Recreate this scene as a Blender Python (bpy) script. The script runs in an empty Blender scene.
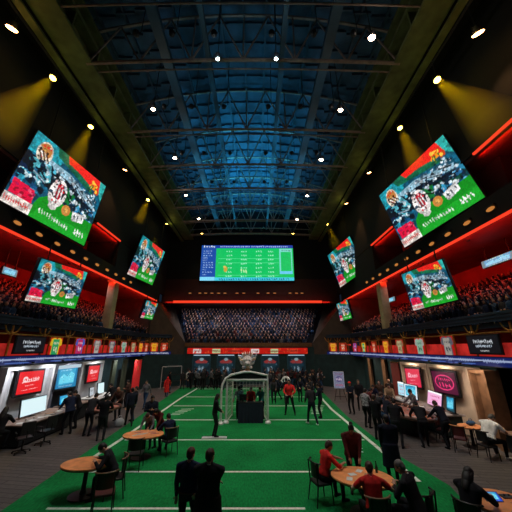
import bpy, bmesh, math, random
import numpy as np
from mathutils import Vector, Matrix, Quaternion
from mathutils.kdtree import KDTree
C = bpy.context.scene.collection
PI = math.pi
R = math.radians
rnd = random.Random(7)

# ------------------------------------------------------------------ camera, world, exposure
sc = bpy.context.scene
cd = bpy.data.cameras.new('camera'); cam = bpy.data.objects.new('camera', cd); C.objects.link(cam)
cd.sensor_width = 36; cd.lens = 270 / 512 * 36; cd.clip_end = 300
cam.location = (0, 0, 3.8); cam.rotation_euler = (R(90 + 18.817), 0, 0)
sc.camera = cam
w = bpy.data.worlds.new('world'); sc.world = w; w.use_nodes = True
w.node_tree.nodes['Background'].inputs[0].default_value = (.02, .035, .06, 1)
w.node_tree.nodes['Background'].inputs[1].default_value = .3
sc.view_settings.view_transform = 'Standard'; sc.view_settings.look = 'None'
sc.view_settings.exposure = 0; sc.view_settings.gamma = 1; sc.view_settings.use_curve_mapping = False

FLOOD = 1050      # ceiling floodlights, watts
REDW = 22        # red led strips, watts per metre
BLUE = 440       # added blue roof uplights
YEL = 1100
BOOTHW = 150
STANDW = 55      # added white downlights over the stands

def light(name, kind, loc, energy, color, target=None, parent=None, **kw):
    d = bpy.data.lights.new(name, kind); d.energy = energy; d.color = color
    for k, v in kw.items(): setattr(d, k, v)
    o = bpy.data.objects.new(name, d); C.objects.link(o); o.location = loc
    if target is not None:
        o.rotation_euler = (Vector(target) - Vector(loc)).to_track_quat('-Z', 'Y').to_euler()
    if parent: o.parent = parent; o.matrix_parent_inverse = Matrix.Translation(-Vector(parent.location)) if parent.rotation_euler[2] == 0 else parent.matrix_world.inverted()
    return o

# ------------------------------------------------------------------ materials
MC = {}
def lin(c): return tuple(((x / 12.92) if x <= .04045 else ((x + .055) / 1.055) ** 2.4) for x in c)
def hx(s): return lin(tuple(int(s[i:i + 2], 16) / 255 for i in (0, 2, 4)))
def mat(name, col, rough=.6, metal=0, var=.15, scale=6., emit=0, bump=0, spec=.4):
    if name in MC: return MC[name]
    m = bpy.data.materials.new(name); m.use_nodes = True; MC[name] = m
    nt = m.node_tree; b = nt.nodes['Principled BSDF']
    if isinstance(col, str): col = hx(col)
    b.inputs['Roughness'].default_value = rough; b.inputs['Metallic'].default_value = metal
    b.inputs['Specular IOR Level'].default_value = spec
    tc = nt.nodes.new('ShaderNodeTexCoord'); n = nt.nodes.new('ShaderNodeTexNoise'); n.inputs['Scale'].default_value = scale; n.inputs['Detail'].default_value = 4
    nt.links.new(tc.outputs['Object'], n.inputs['Vector'])
    r = nt.nodes.new('ShaderNodeValToRGB'); nt.links.new(n.outputs['Fac'], r.inputs[0])
    r.color_ramp.elements[0].position = .3; r.color_ramp.elements[1].position = .7
    r.color_ramp.elements[0].color = tuple(x * (1 - var) for x in col) + (1,)
    r.color_ramp.elements[1].color = tuple(min(1, x * (1 + var)) for x in col) + (1,)
    nt.links.new(r.outputs[0], b.inputs['Base Color'])
    if bump:
        bp = nt.nodes.new('ShaderNodeBump'); bp.inputs['Strength'].default_value = bump; nt.links.new(n.outputs['Fac'], bp.inputs['Height']); nt.links.new(bp.outputs[0], b.inputs['Normal'])
    if emit:
        nt.links.new(r.outputs[0], b.inputs['Emission Color']); b.inputs['Emission Strength'].default_value = emit
    return m
def glow(name, col, s):
    if name in MC: return MC[name]
    m = bpy.data.materials.new(name); m.use_nodes = True; MC[name] = m
    nt = m.node_tree; nt.nodes.remove(nt.nodes['Principled BSDF']); e = nt.nodes.new('ShaderNodeEmission')
    e.inputs[0].default_value = tuple(col) + (1,); e.inputs[1].default_value = s
    nt.links.new(e.outputs[0], nt.nodes['Material Output'].inputs[0]); return m
def painted(name, strength, emis=True):
    if name in MC: return MC[name]
    m = bpy.data.materials.new(name); m.use_nodes = True; MC[name] = m
    nt = m.node_tree; a = nt.nodes.new('ShaderNodeVertexColor'); a.layer_name = 'Col'
    b = nt.nodes['Principled BSDF']; b.inputs['Roughness'].default_value = .4 if emis else .8
    if emis:
        b.inputs['Base Color'].default_value = (.01, .01, .01, 1)
        nt.links.new(a.outputs[0], b.inputs['Emission Color']); b.inputs['Emission Strength'].default_value = strength
    else: nt.links.new(a.outputs[0], b.inputs['Base Color'])
    return m

black = mat('black_paint', (.006, .007, .010), .8)
blackmetal = mat('black_metal', (.012, .013, .016), .5, .3)
darkwall = mat('near_black_wall', (.0035, .0055, .009), .9, bump=.1)
navywall = mat('navy_wall', (.008, .016, .028), .8)
redwall = mat('red_wall', (.20, .012, .010), .7, var=.25, scale=1.2)
dredwall = mat('dark_red_wall', (.10, .012, .012), .8, var=.2, scale=1.5)
brownwall = mat('brown_wall', (.045, .028, .018), .7, var=.25, scale=2)
standm = mat('stand_concrete', (.012, .022, .045), .7, var=.3)
seatm = mat('navy_seat_plastic', (.012, .022, .055), .5, var=.2)
fasciam = mat('navy_fascia', (.016, .036, .065), .45, var=.3, scale=2)
olive = mat('olive_girder_steel', (.10, .125, .045), .6, .2, var=.3, scale=2)  # olive tint puts the yellow lamp light into the girder colour
steel = mat('roof_steel', (.25, .195, .165), .5, .4, var=.3, scale=3)
roofm = mat('roof_deck', (.03, .08, .13), .7, var=.5, scale=1.2)
purl = mat('roof_purlin', (.04, .075, .11), .6, .2)
tealwall = mat('dark_teal_wall', (.010, .035, .038), .7, var=.3, scale=2)
gold = mat('gold_brass', (.50, .25, .05), .4, .6, var=.4, scale=9)
woodo = mat('orange_wood', (.78, .29, .10), .45, var=.2, scale=5)
woodb = mat('brown_wood', (.20, .10, .05), .5, var=.3, scale=3)
beige = mat('beige_panel', (.62, .46, .34), .6, var=.12, scale=2)
palegrey = mat('pale_grey_panel', (.42, .42, .43), .6, var=.1, scale=2)
midgrey = mat('mid_grey_panel', (.10, .10, .12), .6, var=.1, scale=2)
white = mat('white_paint', (.75, .75, .76), .5, var=.05)
redcloth = mat('red_fabric', (.50, .02, .02), .8)
redglow = glow('red_led', (1, .055, .02), 1.0)
amber = glow('amber_lamp', (.6, .22, .05), .85)
warmw = glow('warm_white_lamp', (1, .72, .5), 25)
coolw = glow('cool_white_lamp', (.7, .95, 1), 18)
yelw = glow('yellow_lamp', (1, .62, .08), 20)
orgw = glow('orange_lamp', (1, .42, .12), 22)

# turf and carpet with their own nodes
def turf_mat():
    m = bpy.data.materials.new('green_turf'); m.use_nodes = True; nt = m.node_tree; b = nt.nodes['Principled BSDF']
    tc = nt.nodes.new('ShaderNodeTexCoord')
    n1 = nt.nodes.new('ShaderNodeTexNoise'); n1.inputs['Scale'].default_value = 22; n1.inputs['Detail'].default_value = 8
    n2 = nt.nodes.new('ShaderNodeTexNoise'); n2.inputs['Scale'].default_value = .7
    mp = nt.nodes.new('ShaderNodeMapping'); mp.inputs['Scale'].default_value = (1, .35, 1)
    nt.links.new(tc.outputs['Object'], mp.inputs[0]); nt.links.new(mp.outputs[0], n1.inputs['Vector']); nt.links.new(tc.outputs['Object'], n2.inputs['Vector'])
    mx = nt.nodes.new('ShaderNodeMath'); mx.operation = 'MULTIPLY_ADD'; mx.inputs[1].default_value = .6
    nt.links.new(n1.outputs[0], mx.inputs[0]); mu = nt.nodes.new('ShaderNodeMath'); mu.operation = 'MULTIPLY'; mu.inputs[1].default_value = .4
    nt.links.new(n2.outputs[0], mu.inputs[0]); nt.links.new(mu.outputs[0], mx.inputs[2])
    r = nt.nodes.new('ShaderNodeValToRGB'); nt.links.new(mx.outputs[0], r.inputs[0])
    r.color_ramp.elements[0].position = .35; r.color_ramp.elements[0].color = (.002, .105, .024, 1)
    r.color_ramp.elements[1].position = .65; r.color_ramp.elements[1].color = (.006, .25, .060, 1)
    nt.links.new(r.outputs[0], b.inputs['Base Color']); b.inputs['Roughness'].default_value = .9; b.inputs['Specular IOR Level'].default_value = .15
    bp = nt.nodes.new('ShaderNodeBump'); bp.inputs['Strength'].default_value = .4; nt.links.new(n1.outputs[0], bp.inputs['Height']); nt.links.new(bp.outputs[0], b.inputs['Normal'])
    return m
def carpet_mat():
    m = bpy.data.materials.new('grey_plank_floor'); m.use_nodes = True; nt = m.node_tree; b = nt.nodes['Principled BSDF']
    tc = nt.nodes.new('ShaderNodeTexCoord'); mp = nt.nodes.new('ShaderNodeMapping'); mp.inputs['Rotation'].default_value = (0, 0, R(8))
    br = nt.nodes.new('ShaderNodeTexBrick'); br.inputs['Scale'].default_value = 1; br.inputs['Brick Width'].default_value = 2.2; br.inputs['Row Height'].default_value = .22
    br.inputs['Mortar Size'].default_value = .012; br.inputs['Color1'].default_value = (.15, .13, .125, 1); br.inputs['Color2'].default_value = (.105, .09, .088, 1); br.inputs['Mortar'].default_value = (.02, .017, .016, 1)
    n = nt.nodes.new('ShaderNodeTexNoise'); n.inputs['Scale'].default_value = 9; n.inputs['Detail'].default_value = 6
    mix = nt.nodes.new('ShaderNodeMixRGB'); mix.blend_type = 'MULTIPLY'; mix.inputs[0].default_value = .6
    nt.links.new(tc.outputs['Object'], mp.inputs[0]); nt.links.new(mp.outputs[0], br.inputs['Vector']); nt.links.new(tc.outputs['Object'], n.inputs['Vector'])
    nt.links.new(br.outputs[0], mix.inputs[1]); nt.links.new(n.outputs['Fac'], mix.inputs[2]); nt.links.new(mix.outputs[0], b.inputs['Base Color'])
    b.inputs['Roughness'].default_value = .7; return m
turfm = turf_mat(); carpetm = carpet_mat()

# ------------------------------------------------------------------ mesh helpers
class MB:
    def __init__(s): s.v = []; s.f = []; s.m = []
    def add(s, vs, fs, mi=0):
        o = len(s.v); s.v += [tuple(v) for v in vs]; s.f += [tuple(i + o for i in f) for f in fs]; s.m += [mi] * len(fs); return s
    def box(s, x0, x1, y0, y1, z0, z1, mi=0, M=None):
        vs = [Vector((x, y, z)) for z in (z0, z1) for x, y in ((x0, y0), (x1, y0), (x1, y1), (x0, y1))]
        if M: vs = [M @ v for v in vs]
        return s.add(vs, [(3, 2, 1, 0), (4, 5, 6, 7), (0, 1, 5, 4), (1, 2, 6, 5), (2, 3, 7, 6), (3, 0, 4, 7)], mi)
    def tube(s, pts, r, n=8, mi=0, close=False):
        pts = [Vector(p) for p in pts]; rs = r if isinstance(r, (list, tuple)) else [r] * len(pts)
        vs = []; prev = None
        for i, p in enumerate(pts):
            d = (pts[min(i + 1, len(pts) - 1)] - pts[max(i - 1, 0)]).normalized()
            a = d.orthogonal().normalized() if prev is None else (prev - d * prev.dot(d)).normalized()
            prev = a; b = d.cross(a)
            vs += [p + (a * math.cos(2 * PI * k / n) + b * math.sin(2 * PI * k / n)) * rs[i] for k in range(n)]
        fs = [(i * n + k, i * n + (k + 1) % n, (i + 1) * n + (k + 1) % n, (i + 1) * n + k) for i in range(len(pts) - 1) for k in range(n)]
        fs += [tuple(range(n))[::-1], tuple(range((len(pts) - 1) * n, len(pts) * n))]
        return s.add(vs, fs, mi)
    def lathe(s, c, prof, n=20, mi=0, sx=1, sy=1, rot=0):
        vs = [(c[0] + (math.cos(a) * r * sx * math.cos(rot) - math.sin(a) * r * sy * math.sin(rot)), c[1] + (math.cos(a) * r * sx * math.sin(rot) + math.sin(a) * r * sy * math.cos(rot)), c[2] + z) for r, z in prof for a in [2 * PI * k / n for k in range(n)]]
        L = len(prof)
        fs = [(i * n + k, i * n + (k + 1) % n, (i + 1) * n + (k + 1) % n, (i + 1) * n + k) for i in range(L - 1) for k in range(n)]
        fs += [tuple(range(n))[::-1], tuple(range((L - 1) * n, L * n))]
        return s.add(vs, fs, mi)
    def ell(s, c, r, n=10, m=8, mi=0, M=None):
        c = Vector(c); vs = []
        for i in range(m + 1):
            t = PI * (.02 + .96 * i / m)
            for k in range(n):
                v = Vector((r[0] * math.sin(t) * math.cos(2 * PI * k / n), r[1] * math.sin(t) * math.sin(2 * PI * k / n), -r[2] * math.cos(t)))
                vs.append(c + (M @ v if M else v))
        fs = [(i * n + k, i * n + (k + 1) % n, (i + 1) * n + (k + 1) % n, (i + 1) * n + k) for i in range(m) for k in range(n)]
        fs += [tuple(range(n))[::-1], tuple(range(m * n, (m + 1) * n))]
        return s.add(vs, fs, mi)
    def prism(s, poly, z0, z1, mi=0):
        n = len(poly)
        return s.add([(x, y, z0) for x, y in poly] + [(x, y, z1) for x, y in poly], [tuple(range(n))[::-1], tuple(range(n, 2 * n))] + [(i, (i + 1) % n, n + (i + 1) % n, n + i) for i in range(n)], mi)
    def mesh(s, name, mats, smooth=False):
        me = bpy.data.meshes.new(name); me.from_pydata(s.v, [], s.f)
        for m in (mats if isinstance(mats, (list, tuple)) else [mats]): me.materials.append(m)
        me.polygons.foreach_set('material_index', s.m)
        if smooth: me.polygons.foreach_set('use_smooth', [True] * len(s.f))
        bm = bmesh.new(); bm.from_mesh(me); bmesh.ops.recalc_face_normals(bm, faces=bm.faces); bm.to_mesh(me); bm.free()
        me.update(); return me
    def build(s, name, mats, parent=None, loc=(0, 0, 0), rz=0, smooth=False, bevel=0):
        o = bpy.data.objects.new(name, s.mesh(name, mats, smooth)); C.objects.link(o); o.location = loc; o.rotation_euler = (0, 0, rz)
        if parent: o.parent = parent
        if bevel:
            b = o.modifiers.new('bevel', 'BEVEL'); b.width = bevel; b.segments = 2; b.limit_method = 'ANGLE'
        return o
def tag(o, label, cat, group=None, kind=None):
    if label: o['label'] = label
    if cat: o['category'] = cat
    if group: o['group'] = group
    if kind: o['kind'] = kind
    return o
def thing(name, label, cat, loc=(0, 0, 0), rz=0, group=None):
    o = bpy.data.objects.new(name, None); C.objects.link(o); o.location = loc; o.rotation_euler = (0, 0, rz); o.empty_display_size = .2
    return tag(o, label, cat, group)
def struct(name, mb, m, **k):
    o = mb.build(name, m, **k); o['kind'] = 'structure'; return o
def copy_tree(o, parent=None, loc=None, rz=None):
    c = o.copy(); C.objects.link(c)
    if parent: c.parent = parent
    for ch in o.children: copy_tree(ch, c)
    if loc is not None: c.location = loc
    if rz is not None: c.rotation_euler = (0, 0, rz)
    return c

# ------------------------------------------------------------------ painted displays (pictures shown on screens)
class Canvas:
    def __init__(s, W, H, col='000000'):
        s.W, s.H = W, H; s.a = np.zeros((H, W, 3)); s.a[:] = [int(col[i:i + 2], 16) / 255 for i in (0, 2, 4)]
        s.X, s.Y = np.meshgrid((np.arange(W) + .5) / W, (np.arange(H) + .5) / H); s.r = np.random.RandomState(3)
    def _c(s, c): return np.array([int(c[i:i + 2], 16) / 255 for i in (0, 2, 4)])
    def poly(s, pts, c, al=1):
        ins = np.zeros_like(s.X, bool); n = len(pts)
        for i in range(n):
            x0, y0 = pts[i]; x1, y1 = pts[(i + 1) % n]
            if y0 == y1: continue
            cond = ((y0 > s.Y) != (y1 > s.Y)) & (s.X < (x1 - x0) * (s.Y - y0) / (y1 - y0) + x0); ins ^= cond
        s.a[ins] = s.a[ins] * (1 - al) + s._c(c) * al
    def ell(s, x, y, rx, ry, c, rot=0, al=1):
        dx = s.X - x; dy = s.Y - y; asp = s.W / s.H; dx = dx * asp; rx = rx * asp
        u = dx * math.cos(rot) + dy * math.sin(rot); v = -dx * math.sin(rot) + dy * math.cos(rot)
        m = (u / rx) ** 2 + (v / ry) ** 2 < 1; s.a[m] = s.a[m] * (1 - al) + s._c(c) * al
    def line(s, x0, y0, x1, y1, w, c):
        L = math.hypot(x1 - x0, y1 - y0) or 1e-6; nx, ny = -(y1 - y0) / L * w / 2, (x1 - x0) / L * w / 2
        s.poly([(x0 + nx, y0 + ny), (x1 + nx, y1 + ny), (x1 - nx, y1 - ny), (x0 - nx, y0 - ny)], c)
    def specks(s, x0, x1, y0, y1, n, cols, w, h, rot=0):
        for _ in range(n):
            s.ell(s.r.uniform(x0, x1), s.r.uniform(y0, y1), w * s.r.uniform(.4, 1.2), h * s.r.uniform(.4, 1.2), cols[s.r.randint(len(cols))], rot + s.r.uniform(-.4, .4))
    def script(s, x0, y0, x1, y1, n, h, c):      # a row of letter-like strokes
        for i in range(n):
            t = (i + .5) / n; x = x0 + (x1 - x0) * t; y = y0 + (y1 - y0) * t; ww = (x1 - x0) / n
            for _ in range(2): s.line(x - ww * .3 + s.r.uniform(0, ww * .3), y - h / 2 * s.r.uniform(.4, 1), x + s.r.uniform(-.1, .4) * ww, y + h / 2 * s.r.uniform(.4, 1), ww * .25, c)
            if s.r.rand() > .4: s.line(x - ww * .35, y, x + ww * .35, y + s.r.uniform(-.2, .2) * h, h * .25, c)
    def speck(s, amp):
        s.a = np.clip(s.a * (1 + amp * (s.r.rand(s.H, s.W, 1) - .5)) + amp * .15 * (s.r.rand(s.H, s.W, 3) - .5), 0, 1)
    def mesh(s, name, w, h, m):
        H, W = s.H, s.W; gx, gz = np.meshgrid(np.linspace(-w / 2, w / 2, W), np.linspace(h / 2, -h / 2, H))
        co = np.stack([gx, np.zeros_like(gx), gz], -1).reshape(-1, 3)
        idx = np.arange(W * H).reshape(H, W)
        f = np.stack([idx[1:, :-1], idx[1:, 1:], idx[:-1, 1:], idx[:-1, :-1]], -1).reshape(-1, 4)
        me = bpy.data.meshes.new(name); me.vertices.add(W * H); me.vertices.foreach_set('co', co.ravel())
        me.loops.add(f.size); me.loops.foreach_set('vertex_index', f.ravel()); me.polygons.add(len(f)); me.polygons.foreach_set('loop_start', np.arange(0, f.size, 4))
        me.update(calc_edges=True); me.materials.append(m)
        a = s.a.reshape(-1, 3); l = np.where(a <= .04045, a / 12.92, ((a + .055) / 1.055) ** 2.4)
        ca = me.color_attributes.new('Col', 'FLOAT_COLOR', 'POINT'); ca.data.foreach_set('color', np.concatenate([l, np.ones((len(l), 1))], 1).ravel()); return me
def game_picture(W, H, seed=3):
    c = Canvas(W, H, '0d5a78'); c.r = np.random.RandomState(seed)
    c.poly([(0, 0), (.45, 0), (.35, .22), (0, .3)], '1f9fb0'); c.poly([(.26, 0), (.6, 0), (.9, .3), (.3, .12)], '0f6a4a')
    c.specks(0, 1, .3, .8, 90, ['0a2e4c', '124e7c', '2f8fb8', '0b1d30', '0c4a5a'], .05, .05)
    c.poly([(.40, 0), (1, 0), (.97, .14), (.86, .2), (.62, .12), (.44, .1)], 'e8201a'); c.poly([(.9, 0), (1, 0), (1, .3), (.93, .2)], '2fb8b0')
    c.specks(.78, .92, .08, .22, 24, ['f09018', 'f8c040', 'c84010', '5a8a30'], .018, .03)
    c.poly([(0, .3), (.2, .33), (.45, .55), (.4, .62), (0, .45)], '081624')
    c.poly([(.18, .3), (.5, .32), (.92, .5), (.9, .56), (.5, .44), (.2, .38)], '060f1c')
    c.poly([(.22, .22), (.5, .22), (.94, .4), (.92, .47), (.5, .33), (.24, .32)], '9cc8dc')
    c.specks(.25, .92, .25, .45, 70, ['f0f8ff', '406078', 'c0d8e8', '0a2038', '8098a8'], .015, .02, .3)
    # helmeted player at the upper left
    c.ell(.16, .2, .085, .15, 'e8dcc8'); c.ell(.16, .17, .07, .1, 'b8763a'); c.specks(.1, .22, .1, .3, 26, ['f8f0e0', '402818', 'c83020', 'e0b060', '181010'], .015, .02)
    c.poly([(.05, .34), (.28, .3), (.34, .5), (.22, .6), (.06, .5)], '58b8c8'); c.specks(.02, .34, .34, .6, 34, ['d8f0f4', '1c6a90', '0a2c48', '48a8c0'], .025, .03)
    c.specks(0, .12, .45, .75, 26, ['1468a8', '30b0d0', '0a2040', 'c8e8f0'], .03, .04)
    # players at the right
    c.specks(.6, .98, .5, .7, 50, ['10304c', '2878b0', '0a1826', '60b0d8', 'e8f4f8', '0e4c3c'], .03, .035)
    # turf
    c.poly([(.24, 1), (.3, .74), (.42, .62), (.7, .68), (1, .66), (1, 1)], '0f8a1e'); c.poly([(.28, 1), (.34, .86), (1, .82), (1, 1)], '18a028')
    c.poly([(.5, .4), (.66, .46), (.62, .62), (.5, .6)], '0c6a30')
    # central runner
    c.ell(.46, .56, .1, .19, 'fcf4f0'); c.ell(.47, .53, .06, .11, 'd01c34'); c.specks(.39, .53, .42, .72, 46, ['ffffff', 'd02030', 'f0c8c8', 'ffffff', '281828'], .014, .025)
    c.ell(.46, .74, .05, .05, 'f8f4f0'); c.ell(.62, .70, .055, .07, 'c8803a', .3); c.ell(.62, .7, .03, .04, 'd8a050')
    c.poly([(.7, .66), (.86, .62), (.87, .74), (.72, .78)], 'f4f4f4'); c.script(.72, .71, .86, .68, 3, .07, '203038')
    # caption boxes
    c.poly([(.02, .68), (.24, .7), (.26, .86), (.03, .86)], 'd8103c'); c.specks(.04, .25, .7, .84, 14, ['f85878', '901028', 'b81858'], .02, .02)
    c.poly([(0, .87), (.28, .86), (.28, 1), (0, 1)], 'f0e4dc'); c.script(.01, .93, .26, .93, 11, .07, 'c83030')
    c.script(.34, .87, .72, .9, 12, .07, 'e8f8e8'); c.script(.8, .9, .94, .88, 4, .11, 'ffffff')
    c.specks(0, .3, .3, .66, 40, ['06101c', '082038', '0a1420'], .03, .025, .5); c.specks(.3, .95, .3, .62, 60, ['050c16', '082038', '07263a', 'd0e4f0', '30485c'], .022, .018, .5)
    for k in range(12): x = c.r.uniform(.02, .8); y = c.r.uniform(.28, .55); c.line(x, y, x + c.r.uniform(.08, .2), y + c.r.uniform(.02, .12), .018, ['04090f', '0a1c30', 'a8c4d4'][k % 3])
    for k in range(5): c.line(.1 + k * .02, .2, .15 + k * .022, .3, .012, ['281814', 'f0e8dc'][k % 2])
    for k in range(5): c.line(.42 + k * .018, .47, .43 + k * .02, .62, .012, ['ffffff', '901828'][k % 2])
    yy, xx = np.mgrid[0:H, 0:W]; n1 = c.r.rand(H // 6 + 2, W // 6 + 2)[yy // 6, xx // 6]; n2 = c.r.rand(H // 3 + 2, W // 3 + 2)[yy // 3, xx // 3]
    sh = (.55 + .6 * (n1 * .5 + n2 * .5)); gm = ((c.a[..., 1] > c.a[..., 0] * 2) & (c.a[..., 1] > c.a[..., 2] * 2)) | (c.a[..., 0] > c.a[..., 2] * 3); sh[gm] = .92 + .1 * n2[gm]; c.a *= sh[..., None]
    c.speck(.25); return c
def field_picture(W, H):
    c = Canvas(W, H, '10c060'); c.poly([(0, 0), (1, 0), (1, .09), (0, .09)], '1838a0'); c.poly([(0, 0), (.165, 0), (.165, 1), (0, 1)], '1048a0')
    c.script(.02, .045, .15, .045, 5, .06, 'e0ecff'); c.script(.2, .045, .95, .045, 34, .05, 'b8d0ff')
    for i in range(11):
        c.script(.02, .17 + i * .066, .06 + .09 * c.r.rand(), .17 + i * .066, 4, .03, 'a8c8f0')
    for i in range(7):
        y = .16 + i * .115; c.line(.19, y, .84, y, .008, '58e098')
        for x in (.3, .46, .62, .75): c.script(x - .03, y + .03, x + .04, y + .02, 3, .05, 'a0f0c8')
    c.poly([(.85, .1), (.985, .1), (.985, .8), (.85, .8)], '78d8c8'); c.poly([(.865, .2), (.975, .2), (.975, .74), (.865, .74)], '10c060'); c.script(.87, .16, .97, .16, 6, .04, '305848')
    c.poly([(.85, .74), (.985, .74), (.985, .81), (.85, .81)], '68c8f0'); c.poly([(0, .91), (1, .91), (1, 1), (0, 1)], '40c8e0'); c.script(.2, .96, .95, .95, 30, .05, '0c4868')
    c.poly([(0, .9), (.16, .9), (.16, 1), (0, 1)], '80d8f8')
    c.ell(.27, .68, .02, .08, 'c8a040'); c.ell(.26, .62, .015, .03, 'e0c060'); c.script(.43, .7, .5, .76, 3, .12, 'c8f0b0'); c.speck(.12); return c
def board_picture(W, H, bg, fg, kind=0, seed=1):
    c = Canvas(W, H, bg); c.r = np.random.RandomState(seed)
    if kind == 0:
        c.ell(.28, .36, .1, .12, fg, .3); c.ell(.29, .38, .06, .06, bg); c.script(.16, .42, .84, .36, 9, .17, fg); c.line(.16, .5, .82, .44, .03, fg)
        c.script(.3, .66, .66, .63, 7, .05, fg); c.script(.18, .84, .82, .8, 18, .035, fg)
    elif kind == 1:
        c.poly([(.1, .1), (.9, .05), (.86, .8), (.1, .85)], '30a0c8'); c.poly([(.14, .5), (.3, .3), (.5, .45), (.66, .2), (.86, .35), (.84, .75), (.14, .78)], '68d0e8'); c.script(.15, .15, .7, .12, 8, .08, fg)
        c.script(.15, .9, .8, .88, 12, .06, fg); c.specks(.2, .8, .3, .7, 20, ['a0e8f8', '1880a8'], .03, .02)
    elif kind == 2:
        c.ell(.5, .5, .4, .36, fg); c.ell(.5, .5, .36, .31, bg); c.script(.24, .36, .78, .36, 6, .16, fg); c.script(.24, .62, .78, .62, 4, .24, fg)
    elif kind == 3:
        c.poly([(0, 0), (1, 0), (1, .12), (0, .12)], 'ffffff'); c.script(.2, .35, .85, .3, 7, .16, 'c02070'); c.script(.3, .58, .75, .55, 5, .14, 'e05090'); c.script(.1, .85, .9, .82, 16, .05, 'a04070')
    c.speck(.1); return c

scr_m = painted('screen_picture', 1.05); scr_big = painted('large_screen_picture', 1.15); print_m = painted('printed_picture', 0, False); sign_m = painted('backlit_sign_picture', .75)
bigpic = game_picture(150, 116); medpic = game_picture(76, 60)

def orient(o, X, Y, Z, yaw, pitch, roll):
    o.location = (X, Y, Z)
    M = Matrix.Rotation(R(yaw), 3, 'Z') @ Matrix.Rotation(R(pitch), 3, 'X') @ Matrix.Rotation(R(roll), 3, 'Y'); o.rotation_euler = M.to_euler()
def display(name, label, cat, pose, w, h, canvas, m, group=None, depth=.22, rim=.05, housing=None, rods=0, part='screen_panel'):
    t = thing(name, label, cat, group=group); orient(t, *pose)
    p = bpy.data.objects.new(part, canvas.mesh(part, w, h, m)); C.objects.link(p); p.parent = t; p.location = (0, -.012, 0)
    MB().box(-w / 2 - rim, w / 2 + rim, 0, depth, -h / 2 - rim, h / 2 + rim).build('housing', housing or blackmetal, t, bevel=.02)
    if rods:
        Mw = Matrix.LocRotScale(Vector(t.location), t.rotation_euler.to_quaternion(), None); Mi = Mw.inverted()
        for sx in (-.35, .35):
            a = Vector((w * sx, depth * .6, h / 2 - .05)); aw = Mw @ a
            MB().tube([a, Mi @ Vector((aw.x, aw.y, rods))], .035, 6).build('hanger_rod', blackmetal, t)
        MB().box(-w * .4, w * .4, depth, depth + .12, -.1, .1).build('bracket', blackmetal, t)
    return t

ORD = 'first second third fourth fifth sixth seventh eighth ninth tenth eleventh twelfth thirteenth fourteenth fifteenth sixteenth'.split()
# ------------------------------------------------------------------ STRUCTURE
XL, XR = -11.3, 10.0
struct('floor', MB().box(-16, 15, .5, 33, -.2, 0), carpetm)
turf_poly = [(-6.2, 2), (-6.25, 8), (-6.45, 11), (-6.6, 13), (-6.8, 17), (-7.7, 30.3), (6.3, 30.3), (5.35, 18), (5.3, 12), (5.65, 9.6), (5.35, 8.4), (4.9, 7.2), (4.7, 2)]
tf = MB().prism(turf_poly, 0.0, .006).build('turf_field', turfm); tag(tf, 'bright green artificial turf playing field laid over the middle of the hall floor', 'turf', kind='structure')
tf.name = 'floor_turf'
linem = mat('white_line_paint', (.62, .72, .62), .8, var=.2, scale=14)
def stripe(pts, wd, label):
    for (a, b) in zip(pts[:-1], pts[1:]):
        a = Vector(a); b = Vector(b); d = (b - a).normalized(); n = Vector((-d.y, d.x)) * wd / 2; a = a - d * wd * .3; b = b + d * wd * .3
        mb.prism([tuple(a + n), tuple(a - n), tuple(b - n), tuple(b + n)], .006, .010)
lines = [([(-5.8, 30), (-6.0, 24), (-5.92, 13.7), (-6.0, 10.6)], .16, 'left white boundary line running the length of the turf'),
         ([(6.05, 30), (5.3, 25), (4.95, 20), (4.9, 13), (4.88, 9.9)], .17, 'right white boundary line running the length of the turf')]
ynames = {8.41: 'white yard line just beyond the two standing men', 10.53: 'second white yard line from the near end, by the left oval table', 13.74: 'white yard line passing in front of the player with the board',
          17.2: 'white yard line at the foot of the white goal frame', 21.04: 'white yard line just behind the white goal frame', 24.66: 'white yard line second from the far end', 29.22: 'white yard line at the far end of the turf'}
for pts, wd, lb in lines:
    mb = MB(); stripe(pts, wd, lb); tag(mb.build('boundary_line', linem), lb, 'field line')
for y, lb in ynames.items():
    mb = MB(); xa = -5.7 if y < 25 else -5.6; xb = {8.41: 1.2, 10.53: 2.0}.get(y, 4.7 + (.6 if y > 22 else 0)); stripe([(-5.2 if y < 9 else xa, y), (xb, y)], .075 + .002 * y, lb); tag(mb.build('yard_line', linem), lb, 'field line')
for k, (x, y, lb) in enumerate([(-4.7, 19.2, 'short painted hash marks on turf by the left boundary line'), (3.9, 19.5, 'short painted hash marks on turf by the right boundary line'), (4.0, 13.0, 'faint painted number marks on turf beside the right boundary line')]):
    mb = MB()
    for j in range(5):
        stripe([(x - .5 + .08 * j, y - .8 + .4 * j), (x + .1 + .12 * j, y - .7 + .4 * j)], .09, '')
    tag(mb.build('field_marking', linem), lb, 'field marking')

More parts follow.
